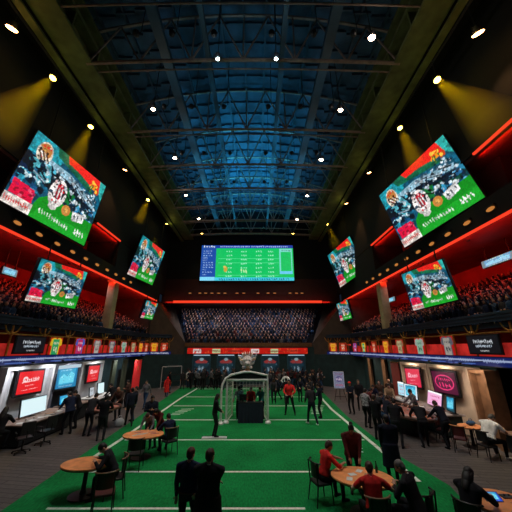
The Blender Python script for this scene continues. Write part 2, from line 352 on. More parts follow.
NR, DR, HR = 10, .5, .245      # rows of the side stands
def side(s, X0, nm, Yled):
    def bx(mb, d0, d1, y0, y1, z0, z1, mi=0):
        a, b = sorted((X0 + s * d0, X0 + s * d1)); mb.box(a, b, y0, y1, z0, z1, mi); return mb
    # ground level wall, recessed bay near the camera
    mb = MB(); bx(mb, .6, .9, 12.6, 30, 0, 3.05); bx(mb, 3.2, 3.5, .5, 12.6, 0, 3.05); bx(mb, .6, 3.5, 12.6, 12.9, 0, 3.05); struct('wall_%s_ground' % nm, mb, tealwall)
    mb = MB(); bx(mb, 0.1, 5.6, 1, 30, 3.02, 3.12); struct('ceiling_%s_gallery' % nm, mb, black)
    mb = MB(); bx(mb, .18, .35, 1, 30, 3.12, 4.0); struct('wall_%s_gallery' % nm, mb, mat('gallery_red_panel', (.55, .025, .02), .6, var=.5, scale=1.5, emit=.5))  # emission stands in for light falling on the red panel
    mb = MB(); bx(mb, .9, 1.1, 1, 30, 4.0, 4.6); struct('wall_%s_gallery_back' % nm, mb, mat('gallery_brown', (.10, .045, .02), .8, var=.4, scale=2))
    # stand
    mb = MB(); bx(mb, 0, .12, 1, 30, 4.85, 5.22); bx(mb, -.05, .0, 1, 30, 5.14, 5.22); bx(mb, -.04, 0, 1, 30, 5.0, 5.06)
    for y in np.arange(2, 30, 2.4): bx(mb, -.02, .0, y, y + .06, 5.06, 5.14)
    struct('wall_%s_balcony_front' % nm, mb, fasciam)
    mb = MB()
    for k in range(NR): bx(mb, .12 + k * DR, .12 + (k + 1) * DR + .02, 1, 30, 4.6, 4.8 + k * HR)
    struct('floor_%s_stand' % nm, mb, standm)
    mb = MB(); bx(mb, .12, 5.4, 30.6, 30.8, 4.9, 9.25); struct('wall_%s_stand_end' % nm, mb, brownwall); mb = MB(); bx(mb, .3, 2.8, Yled, Yled + .2, 9.9, 12.3); struct('wall_%s_recess_end' % nm, mb, darkwall)
    mb = MB(); bx(mb, 5.2, 5.4, 1, 31, 4.9, 9.25); struct('wall_%s_stand_back' % nm, mb, redwall)
    mb = MB(); bx(mb, .1, 5.4, 1, 31, 9.1, 9.25); struct('ceiling_%s_stand' % nm, mb, redwall)
    mb = MB(); bx(mb, 0, .3, 1, 31.5, 8.92, 9.98); struct('wall_%s_upper_fascia' % nm, mb, darkwall)
    mb = MB(); bx(mb, 2.6, 2.8, 1, Yled, 9.98, 12.2); bx(mb, .3, 2.8, 1, Yled, 9.9, 9.98); struct('wall_%s_upper_recess' % nm, mb, dredwall)
    yb = (8.3, 17.4) if s < 0 else (10.2, 18.0); mb = MB(); bx(mb, 1.1, 2.59, yb[0], yb[1], 9.985, 12.13); struct('wall_%s_screen_backing' % nm, mb, darkwall)
    mb = MB(); bx(mb, .1, 2.8, 1, Yled, 12.14, 12.3); struct('ceiling_%s_upper_recess' % nm, mb, dredwall)
    mb = MB(); bx(mb, 0, .3, 1, 33.4, 12.3, 21); bx(mb, 0, .3, Yled, 33.4, 9.98, 12.25); bx(mb, -1.9, 0, 1, 33.4, 18.4, 18.6); struct('wall_%s_top' % nm, mb, darkwall)
    # red led strips
    for (z, y0, y1, lb, en, dd) in [(8.86, 2, 30.6, 'long red light strip along the underside of the %s upper balcony' % nm, 1, 0), (12.2, 2, yb[0], 'upper red light strip high on the %s wall, nearest piece before the large screen' % nm, .5, 0), (12.2, yb[1], Yled, 'upper red light strip high on the %s wall, piece beyond the large screen' % nm, .5, 0)]:
        L = y1 - y0; mb = MB(); bx(mb, -.09, .0, y0, y1, z - .05, z + .05); o = mb.build('light_strip', redglow); tag(o, lb, 'light strip')
        n = max(1, int(L // 4))
        for i in range(n):
            yy = y0 + (i + .5) * L / n
            lo = light('strip_light', 'AREA', (X0 + s * .2, yy, z + (.02 if z < 10 else -.15)), REDW * L / n * en, (1, .03, .012), shape='RECTANGLE', size=L / n, size_y=.12)
            lo.rotation_euler = (Vector((X0 + s * 4, yy, z + .3)) - lo.location).to_track_quat('-Z', 'Y').to_euler(); 
            q = (Vector((X0 + s * 4, yy, z + .3)) - lo.location).normalized(); zx = -q; xx = Vector((0, 1, 0)); yx = zx.cross(xx)
            lo.rotation_euler = Matrix((xx, yx, zx)).transposed().to_euler(); lo.parent = o
    # amber lamps along the fascia
    for i, y in enumerate(np.arange(7.5, 24, 1.35)):
        t = thing('balcony_lamp', None, 'lamp', (X0 - s * .0, y, 9.38), 0, 'amber lamps along the %s upper balcony' % nm); tag(t, 'dim amber lamp on the %s upper balcony front, %s from the near end' % (nm, ORD[i]), 'lamp')
        g = MB(); g.ell((-s * .06, 0, 0), (.06, .22, .09), 10, 6); g.build('bulb', amber, t)
        g = MB(); g.box(-.14 if s > 0 else -.02, .02 if s > 0 else .14, -.26, .26, .08, .14); g.box(-.02, .02, -.26, .26, -.1, .14); g.build('hood', blackmetal, t)
    return bx
bxL = side(-1, XL, 'left', 20.8); bxR = side(1, XR, 'right', 21.8)

# far end
struct('wall_back', MB().box(-8.0, 6.5, 32, 32.2, 0, 3.95), tealwall)
struct('wall_back_left_corner', MB().prism([(-11.9, 28.2), (-7.9, 31.9), (-7.9, 32.3), (-12.3, 28.5)], 0, 3.15), tealwall)
struct('wall_back_right_corner', MB().prism([(6.4, 31.9), (10.6, 28.6), (10.9, 28.9), (6.4, 32.3)], 0, 3.15), tealwall)
mb = MB()
rows = 13
for k in range(rows):
    t0 = k / rows; mb.box(-8.0 - 3.3 * t0, 6.2 + 3.2 * t0, 32.2 + k * .5, 32.2 + (k + 1) * .5 + .02, 3.4, 3.9 + k * .36)
struct('floor_back_stand', mb, standm)
struct('wall_back_stand_front', MB().box(-8.0, 6.3, 31.95, 32.2, 3.95, 4.35), mat('gold_brown_rail', (.14, .06, .02), .6, var=.3))
struct('wall_back_stand_rear', MB().box(-12, 10.5, 38.9, 39.1, 3, 9.5), dredwall)
struct('ceiling_back_stand', MB().box(-12, 10.5, 33.2, 39.1, 9.05, 9.2), dredwall)
struct('wall_back_upper', MB().box(-11.6, 10.3, 33.1, 33.4, 9.0, 12), mat('maroon_end_wall', (.035, .008, .010), .8)) 
struct('wall_back_top', MB().box(-11.6, 10.3, 33.1, 33.4, 12, 22.5), darkwall)
for nm, p in (('left', [(-11.5, 29.9, 3), (-7.9, 32.1, 3), (-8.0, 32.2, 4.3), (-11.5, 38.9, 9.1), (-11.6, 33.1, 9.1), (-11.5, 30.5, 9.1)]), ('right', [(10.2, 29.9, 3), (6.3, 32.1, 3), (6.4, 32.2, 4.3), (9.6, 38.9, 9.1), (10.3, 33.1, 9.1), (10.2, 30.5, 9.1)])):
    s = -1 if nm == 'left' else 1
    q = [(x + s * .3, y + .2, z) for x, y, z in p]; m2 = MB(); n = 6
    m2.add(p + q, [(0, 1, 2), (0, 2, 5), (2, 3, 4), (2, 4, 5), (6, 8, 7), (6, 11, 8), (8, 10, 9), (8, 11, 10)] + [(i, (i + 1) % n, n + (i + 1) % n, n + i) for i in range(n)])
    struct('wall_%s_corner' % nm, m2, brownwall)
o = MB().box(-10.1, 8.05, 32.95, 33.05, 9.0, 9.28).build('light_strip', redglow); tag(o, 'red light strip running across the far end above the crowd', 'light strip')
for i in range(4):
    lo = light('strip_light', 'AREA', (-8.5 + i * 5, 33.0, 9.15), REDW * 5 * .6, (1, .03, .012), shape='RECTANGLE', size=5, size_y=.15, target=(-8.5 + i * 5, 33.8, 7.5)); lo.parent = o
    lo = light('strip_light', 'AREA', (-8.5 + i * 5, 32.6, 9.0), REDW * 5 * .1, (1, .03, .012), shape='RECTANGLE', size=5, size_y=.15, target=(-8.5 + i * 5, 33.1, 11)); lo.parent = o
for i, x in enumerate((-8.14, -6.91, -6.2, -5.43, -4.6, -3.82, -2.34, -1.5, .25, 1.48, 2.3, 4.19, 5.0, 5.67)):
    t = thing('end_wall_lamp', 'small amber lamp on the ledge under the far screen, %s from the left' % ORD[i], 'lamp', (x, 33.06, 10.2), 0, 'amber lamps under the far screen')
    MB().ell((0, -.08, 0), (.2, .08, .07), 8, 6).build('bulb', mat('amber_globe', (.55, .25, .08), .5, emit=.35), t); MB().box(-.25, .25, -.06, .04, -.14, -.07).build('shelf', blackmetal, t)

# columns beside the stands
colm = mat('beige_column', (.42, .36, .2), .6, var=.2, scale=2)  # colour raised to carry the yellow light of the wall spots
def column(name, label, loc, w, h):
    t = thing(name, label, 'column', loc); MB().box(-w / 2, w / 2, -w / 2, w / 2, 0, h).build('shaft', colm, t, bevel=.03)
    MB().box(-w * .62, w * .62, -w * .62, w * .62, 0, .2).build('base', colm, t); MB().box(-w * .62, w * .62, -w * .62, w * .62, h - .18, h).build('cap', colm, t)
column('support_column', 'beige support column rising through the left stand', (-11.75, 21.9, 4.8), .62, 4.3)
column('support_column', 'beige support column rising through the right stand', (10.4, 22.0, 4.8), .62, 4.3)

# ------------------------------------------------------------------ ROOF
XC = -.65; RX = 7.9
def zr(x, base=19.6, rise=1.9): return base + rise * (1 - ((x - XC) / 9.3) ** 2)
mb = MB(); N = 18; ys = (1.5, 33.2)
for i in range(N):
    x0 = XC - 9 + 18 * i / N; x1 = XC - 9 + 18 * (i + 1) / N
    mb.add([(x0, ys[0], zr(x0)), (x1, ys[0], zr(x1)), (x1, ys[1], zr(x1)), (x0, ys[1], zr(x0)), (x0, ys[0], zr(x0) + .2), (x1, ys[0], zr(x1) + .2), (x1, ys[1], zr(x1) + .2), (x0, ys[1], zr(x0) + .2)], [(0, 1, 2, 3), (4, 7, 6, 5), (0, 4, 5, 1), (2, 6, 7, 3), (1, 5, 6, 2), (0, 3, 7, 4)])
struct('ceiling', mb, roofm)
mb = MB()
for x in np.arange(-8.2, 7.2, 1.25): mb.box(x - .05, x + .05, 2, 33, zr(x) - .22, zr(x))
struct('trim_1', mb, purl)
mb = MB()
for y in np.arange(3, 33, 1.05):
    for i in range(N):
        x0 = XC - 8.6 + 17.2 * i / N; x1 = XC - 8.6 + 17.2 * (i + 1) / N
        mb.box(x0, x1, y - .035, y + .035, min(zr(x0), zr(x1)) - .14, min(zr(x0), zr(x1)) + .05)
struct('trim_2', mb, purl)
mb = MB()
for x, w_ in ((-4.9, .5), (-2.6, .22), (1.4, .22), (3.8, .5)): mb.box(x - w_ / 2, x + w_ / 2, 2, 33, 18.75, 19.1)
struct('trim_3', mb, mat('roof_duct', (.03, .06, .08), .5, .2, var=.3, scale=1))
# side girders
for nm, x0, x1, k in (('left', -9.5, -8.25, 4), ('right', 6.95, 8.2, 5)):
    mb = MB(); mb.box(x0, x1, 1.5, 33.1, 17.35, 17.5); mb.box(x0, x1, 1.5, 33.1, 18.5, 18.7); xm = (x0 + x1) / 2
    mb.box(xm - .12, xm + .12, 1.5, 33.1, 17.5, 18.5)
    mb.box(x0 - .35 if nm == 'left' else x1, x0 if nm == 'left' else x1 + .35, 1.5, 33.1, 17.05, 17.15)
    for y in np.arange(2.5, 33, 1.9): mb.box(x0 + .05, x1 - .05, y - .04, y + .04, 17.5, 18.5)
    mb.box(x0, x1, 1.5, 33.1, 19.4, 19.6); mb.box(xm - .1, xm + .1, 1.5, 33.1, 18.7, 19.4)
    struct('trim_%d' % k, mb, olive)
truss_lb = ['nearest roof truss crossing the very top of the picture', 'second roof truss from the near end', 'third roof truss from the near end', 'fourth roof truss, above the front of the blue glow', 'fifth roof truss, crossing the blue glow', 'sixth roof truss, behind the blue glow centre', 'seventh roof truss, just before the last one', 'last shallow arched roof truss before the dark end wall']
TY = [6.9, 9.77, 14.36, 18.0, 21.4, 24.6, 27.8, 31.6]
for i, y in enumerate(TY):
    t = thing('roof_truss', 'grey-brown steel ' + truss_lb[i], 'truss', (XC, y, 17.4), 0, 'steel roof trusses')
    bot = [(x, 0, .25 * (1 - (x / RX) ** 2)) for x in np.linspace(-RX, RX, 13)]
    top = [(x, 0, zr(x + XC) - 17.4 - .42) for x in np.linspace(-RX, RX, 13)]
    MB().tube(bot, .09, 6).build('bottom_chord', steel, t); MB().tube(top, .08, 6).build('top_chord', steel, t)
    MB().tube([(p[0], .5, p[2] + .05) for p in bot], .045, 6).build('side_rail', steel, t)
    if i == 7: MB().tube([(p[0], 0, p[2] + .7) for p in bot], .06, 6).build('middle_chord', steel, t)
    for j in range(0, 12, 2):
        a = bot[j]; b = top[j + 1]; c = bot[j + 2]
        MB().tube([a, b], .05, 5).build('brace', steel, t); MB().tube([b, c], .05, 5).build('brace', steel, t)
    for j in (4, 6, 8): MB().tube([bot[j], top[j]], .04, 5).build('brace', steel, t)

# floodlights hung from the trusses
def floodlight(x, y, z, label, m, col, power, tgt, yoke=True, spot=100, size=.12, blend=.9, hang=20):
    t = thing('floodlight', label, 'floodlight', (x, y, z), 0, None)
    d = (Vector(tgt) - Vector((x, y, z))).normalized(); q = d.to_track_quat('-Z', 'Y').to_matrix()
    g = MB(); g.tube([q @ Vector((0, 0, .30)), q @ Vector((0, 0, .26)), q @ Vector((0, 0, .03)), q @ Vector((0, 0, -.02))], [.05, .11, .15, .16], 12); g.build('lamp_body', blackmetal, t)
    g = MB(); g.tube([q @ Vector((0, 0, -.018)), q @ Vector((0, 0, -.045)), q @ Vector((0, 0, -.06))], [size, size * .95, size * .5], 12); g.build('lens', m, t)
    MB().tube([(-.19, 0, 0), (-.19, 0, .3), (0, 0, .36), (.19, 0, .3), (.19, 0, 0)], .014, 5).build('yoke', blackmetal, t)
    MB().tube([(0, 0, .36), (0, 0, hang - z)], .02, 5).build('hanger_rod', blackmetal, t)
    lo = light('lamp_light', 'SPOT', q @ Vector((0, 0, -.1)), power, col, spot_size=R(spot), spot_blend=blend, shadow_soft_size=.15); lo.rotation_euler = d.to_track_quat('-Z', 'Y').to_euler(); lo.parent = t
    light('lamp_spill', 'POINT', (x, y - .3, z - .2), 16, col, shadow_soft_size=.15) if spot == 100 else None  # added point light that brightens the truss steel
    return t
FL = [(-6.0, 12.14, 'warm white floodlight nearest on the left side of the roof', 0, .15), (-1.84, 9.24, 'cool white floodlight on the near truss left of centre', 1, .11), (.97, 9.24, 'cool white floodlight on the near truss right of centre', 1, .11),
      (5.2, 8.3, 'large warm floodlight nearest the top right of the roof', 0, .19), (4.95, 12.2, 'warm floodlight second along the right side of the roof', 0, .17), (-5.95, 16.4, 'warm floodlight second along the left side of the roof', 0, .17),
      (4.83, 16.6, 'warm floodlight third along the right side of the roof', 0, .19), (-6.4, 21.5, 'small white floodlight third along the left side of the roof', 0, .15), (4.7, 21.6, 'small white floodlight fourth along the right side of the roof', 0, .17),
      (-6.16, 26.2, 'small floodlight near the far left end of the roof', 0, .17), (4.46, 26.4, 'small floodlight near the far right end of the roof', 0, .17)]
for x, y, lb, k, sz in FL:
    yy = min(TY, key=lambda a: abs(a - y)); yy = y
    floodlight(x, y, 17.0, lb, (warmw, coolw)[k], ((1, .82, .66), (.8, .95, 1))[k], FLOOD, (x * .55 - .3, y + 3.0, 0), size=sz * .8, hang=zr(x) + .03)
for x, lb in ((-6.58, 'yellow lamp at the far left above the end screen'), (4.5, 'yellow lamp at the far right above the end screen')):
    floodlight(x, 30.2, 17.0, lb, yelw, (1, .7, .2), 150, (x, 32, 12), size=.14, spot=70, hang=zr(x) + .03)

# wall spots with yellow beams and the haze they light
def ray_at(px, py, X):
    f = 270.; th = math.atan(92 / f); fw = Vector((0, math.cos(th), math.sin(th))); up = Vector((0, -math.sin(th), math.cos(th)))
    r = Vector(((px - 256) / f, 0, 0)) + fw - up * ((py - 256) / f); return Vector((0, 0, 3.8)) + r * (X / r.x)
hz = bpy.data.materials.new('beam_haze'); hz.use_nodes = True; nt = hz.node_tree; nt.nodes.remove(nt.nodes['Principled BSDF'])
vs = nt.nodes.new('ShaderNodeVolumeScatter'); vs.inputs['Density'].default_value = .075; vs.inputs['Anisotropy'].default_value = .2; vs.inputs['Color'].default_value = (1, .88, .12, 1); nt.links.new(vs.outputs[0], nt.nodes['Material Output'].inputs['Volume'])
SP = [((-10, 7.46, 16.21), orgw, None, 'bright orange spotlight nearest on the left wall', .2), ((-10, 9.76, 16.4), yelw, (-10.1, 8.44, 12.31), 'yellow spotlight second on the left wall, throwing a wide beam', .14),
      ((-10, 12.95, 16.5), yelw, (-10.1, 12.5, 13.73), 'yellow spotlight third on the left wall, beside the large screen', .14), ((-10, 17.4, 16.7), orgw, None, 'orange spotlight fourth on the left wall', .14),
      ((-10, 22.0, 16.8), yelw, (-10.1, 21.2, 14.5), 'yellow spotlight fifth on the left wall, above the hanging screen', .14), ((-10, 27.5, 17.0), yelw, None, 'small yellow spotlight at the far end of the left wall', .12),
      ((8.7, 7.2, 15.5), orgw, None, 'bright orange spotlight nearest on the right wall', .2), ((8.7, 9.55, 16.0), yelw, (8.8, 8.0, 12.0), 'yellow spotlight second on the right wall, throwing a long beam', .15),
      ((8.7, 12.95, 16.4), yelw, (8.8, 12.43, 13.65), 'yellow spotlight third on the right wall, above the large screen', .14), ((8.7, 17.6, 16.6), orgw, None, 'orange spotlight fourth on the right wall', .15),
      ((8.7, 23.0, 17.0), orgw, None, 'orange spotlight fifth on the right wall', .14), ((8.7, 29.6, 17.9), yelw, (8.8, 28.3, 15.0), 'yellow spotlight at the far end of the right wall, lighting the hanging screen', .14)]
for k, (p, m, tg, lb, sz) in enumerate(SP):
    s = -1 if p[0] < 0 else 1
    tgt = tg or (p[0] + s * 1.4, p[1] + 1.5, 12)
    floodlight(*p, lb, m, (1, .68, .0) if m is yelw else (1, .45, .15), YEL * (1 if tg else .35), tgt, size=sz, hang=18.45, spot=19 if tg else 60, blend=.4 if tg else .8)
    light('lamp_spill', 'POINT', (p[0] - s * .5, p[1], p[2] - .2), 5, (1, .85, .15), shadow_soft_size=.2)  # added point light that brightens the girder faces
    if tg:
        a = Vector(p); d = (Vector(tgt) - a); L = d.length * 1.15; d.normalize()
        g = MB(); g.tube([a + d * .12, a + d * L], [.13, .13 + L * math.tan(R(9.5))], 20); o = g.build('lit_haze', hz)
        tag(o, 'cone of thin haze under the ' + lb.split(',')[0], 'haze', kind='stuff')
# truss brackets for these spots
for nm, X, k in (('left', -9.95, 6), ('right', 8.65, 7)):
    mb = MB(); mb.tube([(X, 2, 16.95), (X, 33, 17.35)], .05, 6)
    for y in np.arange(3, 33, 3.0): mb.tube([(X, y, 17.0), (X, y, 18.5)], .03, 5)
    struct('trim_%d' % k, mb, blackmetal)
# added blue uplights, invented fixtures that tint the roof
for i, (x, y, p) in enumerate([(x_, y_, (1 - abs(x_ + .65) / 6) * g_) for x_ in (-5.4, -3.8, -1.9, .7, 2.6, 4.4) for y_, g_ in ((8.3, .03), (12.2, .09), (16.2, .35), (19.8, .9), (23.1, 1.3), (26.3, 1.4), (29.7, .8))]):
    t = thing('roof_uplight', 'added black roof uplight, %s from the left, %s row from the front' % (ORD[i // 7], ORD[i % 7]), 'fill light', (x, y, 17.3), 0, 'added blue uplights in the roof')
    MB().lathe((0, 0, 0), [(.06, -.2), (.12, -.15), (.14, .02), (.10, .03)], 12).build('lamp_body', blackmetal, t)
    MB().tube([(.14, 0, -.1), (.2, 0, .1), (.2, 0, zr(x) - 17.2)], .02, 5).build('stem', blackmetal, t)
    lo = light('uplight', 'SPOT', (0, 0, .08), BLUE * p, (.05, .60, 1), spot_size=R(150), spot_blend=1, shadow_soft_size=.1); lo.rotation_euler = (PI, 0, 0); lo.parent = t

# ------------------------------------------------------------------ LARGE SCREENS
display('video_screen', 'huge tilted video screen high on the left wall showing a football game', 'screen', (-10.6, 12.865, 11.907, 72.3, .4, 7.5), 4.45, 4.4, bigpic, scr_big, 'hanging game screens', rods=18.4)
display('video_screen', 'smaller video screen hanging before the left stand below the huge one', 'screen', (-10.6, 14.262, 7.008, 71, 8.9, 1.3), 2.64, 2.14, medpic, scr_m, 'hanging game screens', rods=9.0)
display('video_screen', 'far left video screen hanging above the end of the left stand', 'screen', (-10.6, 25.24, 11.805, 84.7, 14.9, -.8), 4.79, 3.77, medpic, scr_m, 'hanging game screens', rods=18.4)
display('video_screen', 'small far left video screen hanging below another at the left corner', 'screen', (-10.6, 27.176, 7.358, 82.3, 14.3, -.5), 2.23, 1.68, medpic, scr_m, 'hanging game screens', rods=9.0)
def sc10(v, k): return v * k
kk = 9.4 / 10.6; Z = lambda z: 3.8 + (z - 3.8) * kk
display('video_screen', 'huge tilted video screen high on the right wall showing a football game', 'screen', (9.4, 15.082 * kk, Z(12.963), -73.2, 11.5, -7.8), 5.65 * kk, 4.43 * kk, bigpic, scr_big, 'hanging game screens', rods=18.4)
display('video_screen', 'smaller video screen hanging before the right stand below the huge one', 'screen', (9.4, 16.426 * kk, Z(7.44), -63.3, 4.3, -6.3), 2.74 * kk, 2.45 * kk, medpic, scr_m, 'hanging game screens', rods=9.0)
display('video_screen', 'far right video screen hanging above the end of the right stand', 'screen', (9.4, 30.70 * kk, Z(13.488), -63.5, 5.9, -15.7), 4.28 * kk, 4.54 * kk, medpic, scr_m, 'hanging game screens', rods=18.4)
display('video_screen', 'small far right video screen hanging below another at the right corner', 'screen', (9.4, 33.01 * kk, Z(8.061), -83.6, 9.4, -.4), 3.18 * kk, 2.12 * kk, medpic, scr_m, 'hanging game screens', rods=9.0)
display('scoreboard_screen', 'wide end wall screen showing a green field diagram and blue list panel', 'screen', (-1.13, 32.845, 14.1, 0, 0, 0), 11.8, 4.7, field_picture(190, 76), scr_m, depth=.25, rim=.08)
tick = board_picture(60, 12, '3c8890', 'c8e8c8', 1, 5)
for (x, y, z, yaw, ww, lb) in ((XL - 2.2, 14.3, 7.75, 90, .9, 'thin pale info screen above the nearest left stand seats'), (XR + 2.6, 13.4, 8.15, -90, 2.0, 'thin pale info screen above the near right stand seats'), (XR + 3.0, 26.5, 8.2, -90, 2.6, 'thin pale info screen above the far right stand seats')):
    display('info_screen', lb, 'screen', (x, y, z, yaw, 0, 0), ww, .38, tick, scr_m, depth=.1, rim=.03, rods=9.1)

# ticker boards with rows of white writing
def ticker(X, s, nm):
    c = Canvas(900, 12, '08206c'); c.r = np.random.RandomState(8)
    x = .005
    while x < .98:
        L = c.r.uniform(.02, .045); c.script(x, .42, x + L, .42, max(4, int(L * 240)), .46, 'c0d0f8')
        if c.r.rand() > .4: c.script(x + L * .2, .82, x + L * .8, .82, 8, .2, '6890e8')
        x += L + c.r.uniform(.01, .022)
    t = thing('ticker_board', 'long blue lit ticker board with white writing along the %s balcony' % nm, 'ticker board', (X, 16.5, 3.25), R(90 if s < 0 else -90))
    p = bpy.data.objects.new('display_strip', c.mesh('display_strip', 27, .36, painted('ticker_picture', .6))); C.objects.link(p); p.parent = t; p.location = (0, -.012, 0)
    MB().box(-13.55, 13.55, 0, .1, -.21, .21).build('housing', blackmetal, t)
ticker(XL + .12, -1, 'left'); ticker(XR - .12, 1, 'right')

# jersey signs on the gallery front
jcol = [('20a060', 'f0e8c0', 'e8c020'), ('c02060', 'f0d0e0', '3060c0'), ('b8b0a8', '202024', '706868'), ('a8a098', '182838', '585c68'), ('90b8a0', '185848', 'a0a8a0'), ('b8a880', '503418', '907050'), ('f0b020', 'c02010', 'd88838'), ('d06038', 'f0d8c8', '702010')]
def jersey_pic(k):
    a, b, d = jcol[k % 8]; c = Canvas(26, 30, 'c0100c'); c.r = np.random.RandomState(k)
    c.poly([(.1, .08), (.35, .02), (.5, .1), (.65, .02), (.9, .08), (.98, .4), (.8, .45), (.8, .97), (.2, .97), (.2, .45), (.02, .4)], d); c.poly([(.25, .1), (.75, .1), (.75, .92), (.25, .92)], a)
    c.script(.28, .3, .74, .3, 4, .16, b); c.script(.32, .62, .7, .62, 2, .36, b); c.speck(.2); return c
def jerseys(X, s, yz, nm, names):
    for i, (y, z) in enumerate(yz):
        wd = .95; t = display('jersey_banner', names[i], 'banner', (X, y, z, 90 if s < 0 else -90, 0, 0), wd, 1.0, jersey_pic(i + (0 if s < 0 else 3)), sign_m, 'jersey banners on the %s gallery front' % nm, depth=.08, rim=.05, housing=gold, part='banner_face')
ordl = ['first', 'second', 'third', 'fourth', 'fifth', 'sixth', 'seventh', 'eighth', 'ninth']
lookL = ['green and yellow', 'pink and white', 'pale grey', 'grey and navy', 'pale green', 'tan', 'orange and yellow', 'small orange']
jerseys(XL + .06, -1, [(15.95, 3.85), (18.15, 3.88), (20.12, 3.85), (22.2, 3.83), (24.2, 3.8), (26.1, 3.78), (27.8, 3.76), (29.2, 3.76)], 'left', ['%s jersey banner, %s after the dark plaque on the left gallery' % (lookL[i], ordl[i]) for i in range(8)])
lookR = ['pale grey', 'grey and navy', 'pale green', 'tan', 'orange', 'dull orange', 'green and yellow']
lookR = ['grey and navy', 'pale green', 'tan', 'orange', 'small orange', 'green', 'pink']
jerseys(XR - .06, 1, [(14.75, 3.88), (17.27, 3.86), (19.67, 3.84), (21.8, 3.82), (24.0, 3.8), (26.3, 3.78), (28.6, 3.76)], 'right', ['%s jersey banner, %s after the dark plaque on the right gallery' % (lookR[i], ordl[i]) for i in range(7)])
c = Canvas(60, 28, '0c1018'); c.script(.2, .34, .82, .34, 11, .24, 'e8f0f8'); c.script(.25, .6, .78, .6, 10, .18, 'd0e0f0'); c.script(.38, .86, .66, .86, 6, .1, 'e8e8e8')
display('name_plaque', 'dark oval-topped plaque with white lettering on the left gallery front', 'sign', (XL + .06, 14.2, 3.95, 90, 0, 0), 1.8, .72, c, sign_m, depth=.08, rim=.06, housing=blackmetal, part='sign_face')
display('name_plaque', 'dark plaque with white lettering on the right gallery front', 'sign', (XR - .06, 12.45, 3.95, -90, 0, 0), 1.7, .72, c, sign_m, depth=.08, rim=.06, housing=blackmetal, part='sign_face')
# gold posts and rail along the galleries
for nm, X, s in (('left', XL, -1), ('right', XR, 1)):
    for i, y in enumerate(np.arange(9.0, 30, 2.05)):
        t = thing('gallery_post', 'gold post with curved bracket on the %s gallery front, %s from the near end' % (nm, ORD[i]), 'post', (X + s * .12, y, 3.45), 0, 'gold posts of the %s gallery' % nm)
        MB().tube([(0, 0, 0), (0, 0, 1.52)], .05, 8).build('shaft', gold, t); MB().tube([(0, -.5, 1.45), (0, -.3, 1.1), (0, 0, .95), (0, .3, 1.1), (0, .5, 1.45)], .035, 6).build('bracket', gold, t)
        MB().lathe((0, 0, 1.0), [(.03, -.1), (.09, -.04), (.09, .04), (.03, .1)], 8).build('finial', gold, t)
    t = MB().tube([(X + s * .12, 7, 4.42), (X + s * .12, 29.8, 4.42)], .04, 6).build('gallery_rail', gold); tag(t, 'long thin gold handrail along the %s gallery front' % nm, 'handrail')
    for y in np.arange(8, 30, 3.6): light('gallery_light', 'POINT', (X + s * .62, y + .8, 4.85), 26, (1, .45, .12), shadow_soft_size=.1)  # added point lights without fixtures, turning the gallery golden
# back banner strip and murals
c = Canvas(240, 16, 'c8140c'); c.r = np.random.RandomState(4)
for x in np.arange(.03, .97, .16): c.poly([(x + .02, .2), (x + .085, .2), (x + .085, .85), (x + .02, .85)], ['f0e0dc', 'c8d8a0', 'e84028'][int(x * 7) % 3]); c.script(x + .025, .55, x + .08, .55, 5, .5, '802018')
c.specks(0, 1, .1, .9, 60, ['e83018', '901008', 'f06030'], .004, .2)
display('banner_strip', 'long red banner with pale logos across the far wall below the crowd', 'banner', (-.95, 31.935, 3.5, 0, 0, 0), 13.4, .62, c, sign_m, depth=.06, rim=.02, part='banner_face')
for i, x in enumerate((-6.0, -3.3, 1.55, 4.45)):
    c = Canvas(44, 52, '12303a'); c.r = np.random.RandomState(i); c.poly([(.06, .05), (.94, .05), (.94, .98), (.06, .98)], '0c2430')
    c.poly([(.15, .26), (.4, .14), (.6, .14), (.85, .26), (.92, .5), (.78, .52), (.76, .95), (.24, .95), (.22, .52), (.08, .5)], '1c4050'); c.poly([(.14, .27), (.4, .14), (.6, .14), (.86, .27), (.8, .36), (.2, .36)], 'b04040')
    c.ell(.5, .16, .12, .08, 'a8c8d0'); c.script(.3, .66, .7, .66, 2, .36, 'a0b8c8'); c.specks(.1, .9, .1, .9, 30, ['285060', '102028', '608898'], .03, .02); c.speck(.2)
    display('jersey_mural', 'glowing teal wall mural of a red-shouldered jersey, %s from the left on the far wall' % ordl[i], 'mural', (x, 31.92, 1.95, 0, 0, 0), 1.9, 1.9, c, painted('mural_picture', .45), depth=.06, rim=.06, part='mural_face', housing=mat('teal_frame', (.03, .10, .13), .5), group='jersey murals on the far wall')  # mural picture emits its own colour
    t = thing('wall_light_bar', 'thin cool light bar above the %s mural on the far wall' % ordl[i], 'light bar', (x, 31.86, 3.05)); MB().box(-.9, .9, -.04, .04, -.03, .03).build('tube', glow('pale_cyan_tube', (.5, .65, .8), 1.1), t); MB().box(-.95, .95, -.05, .05, .03, .06).build('holder', blackmetal, t)

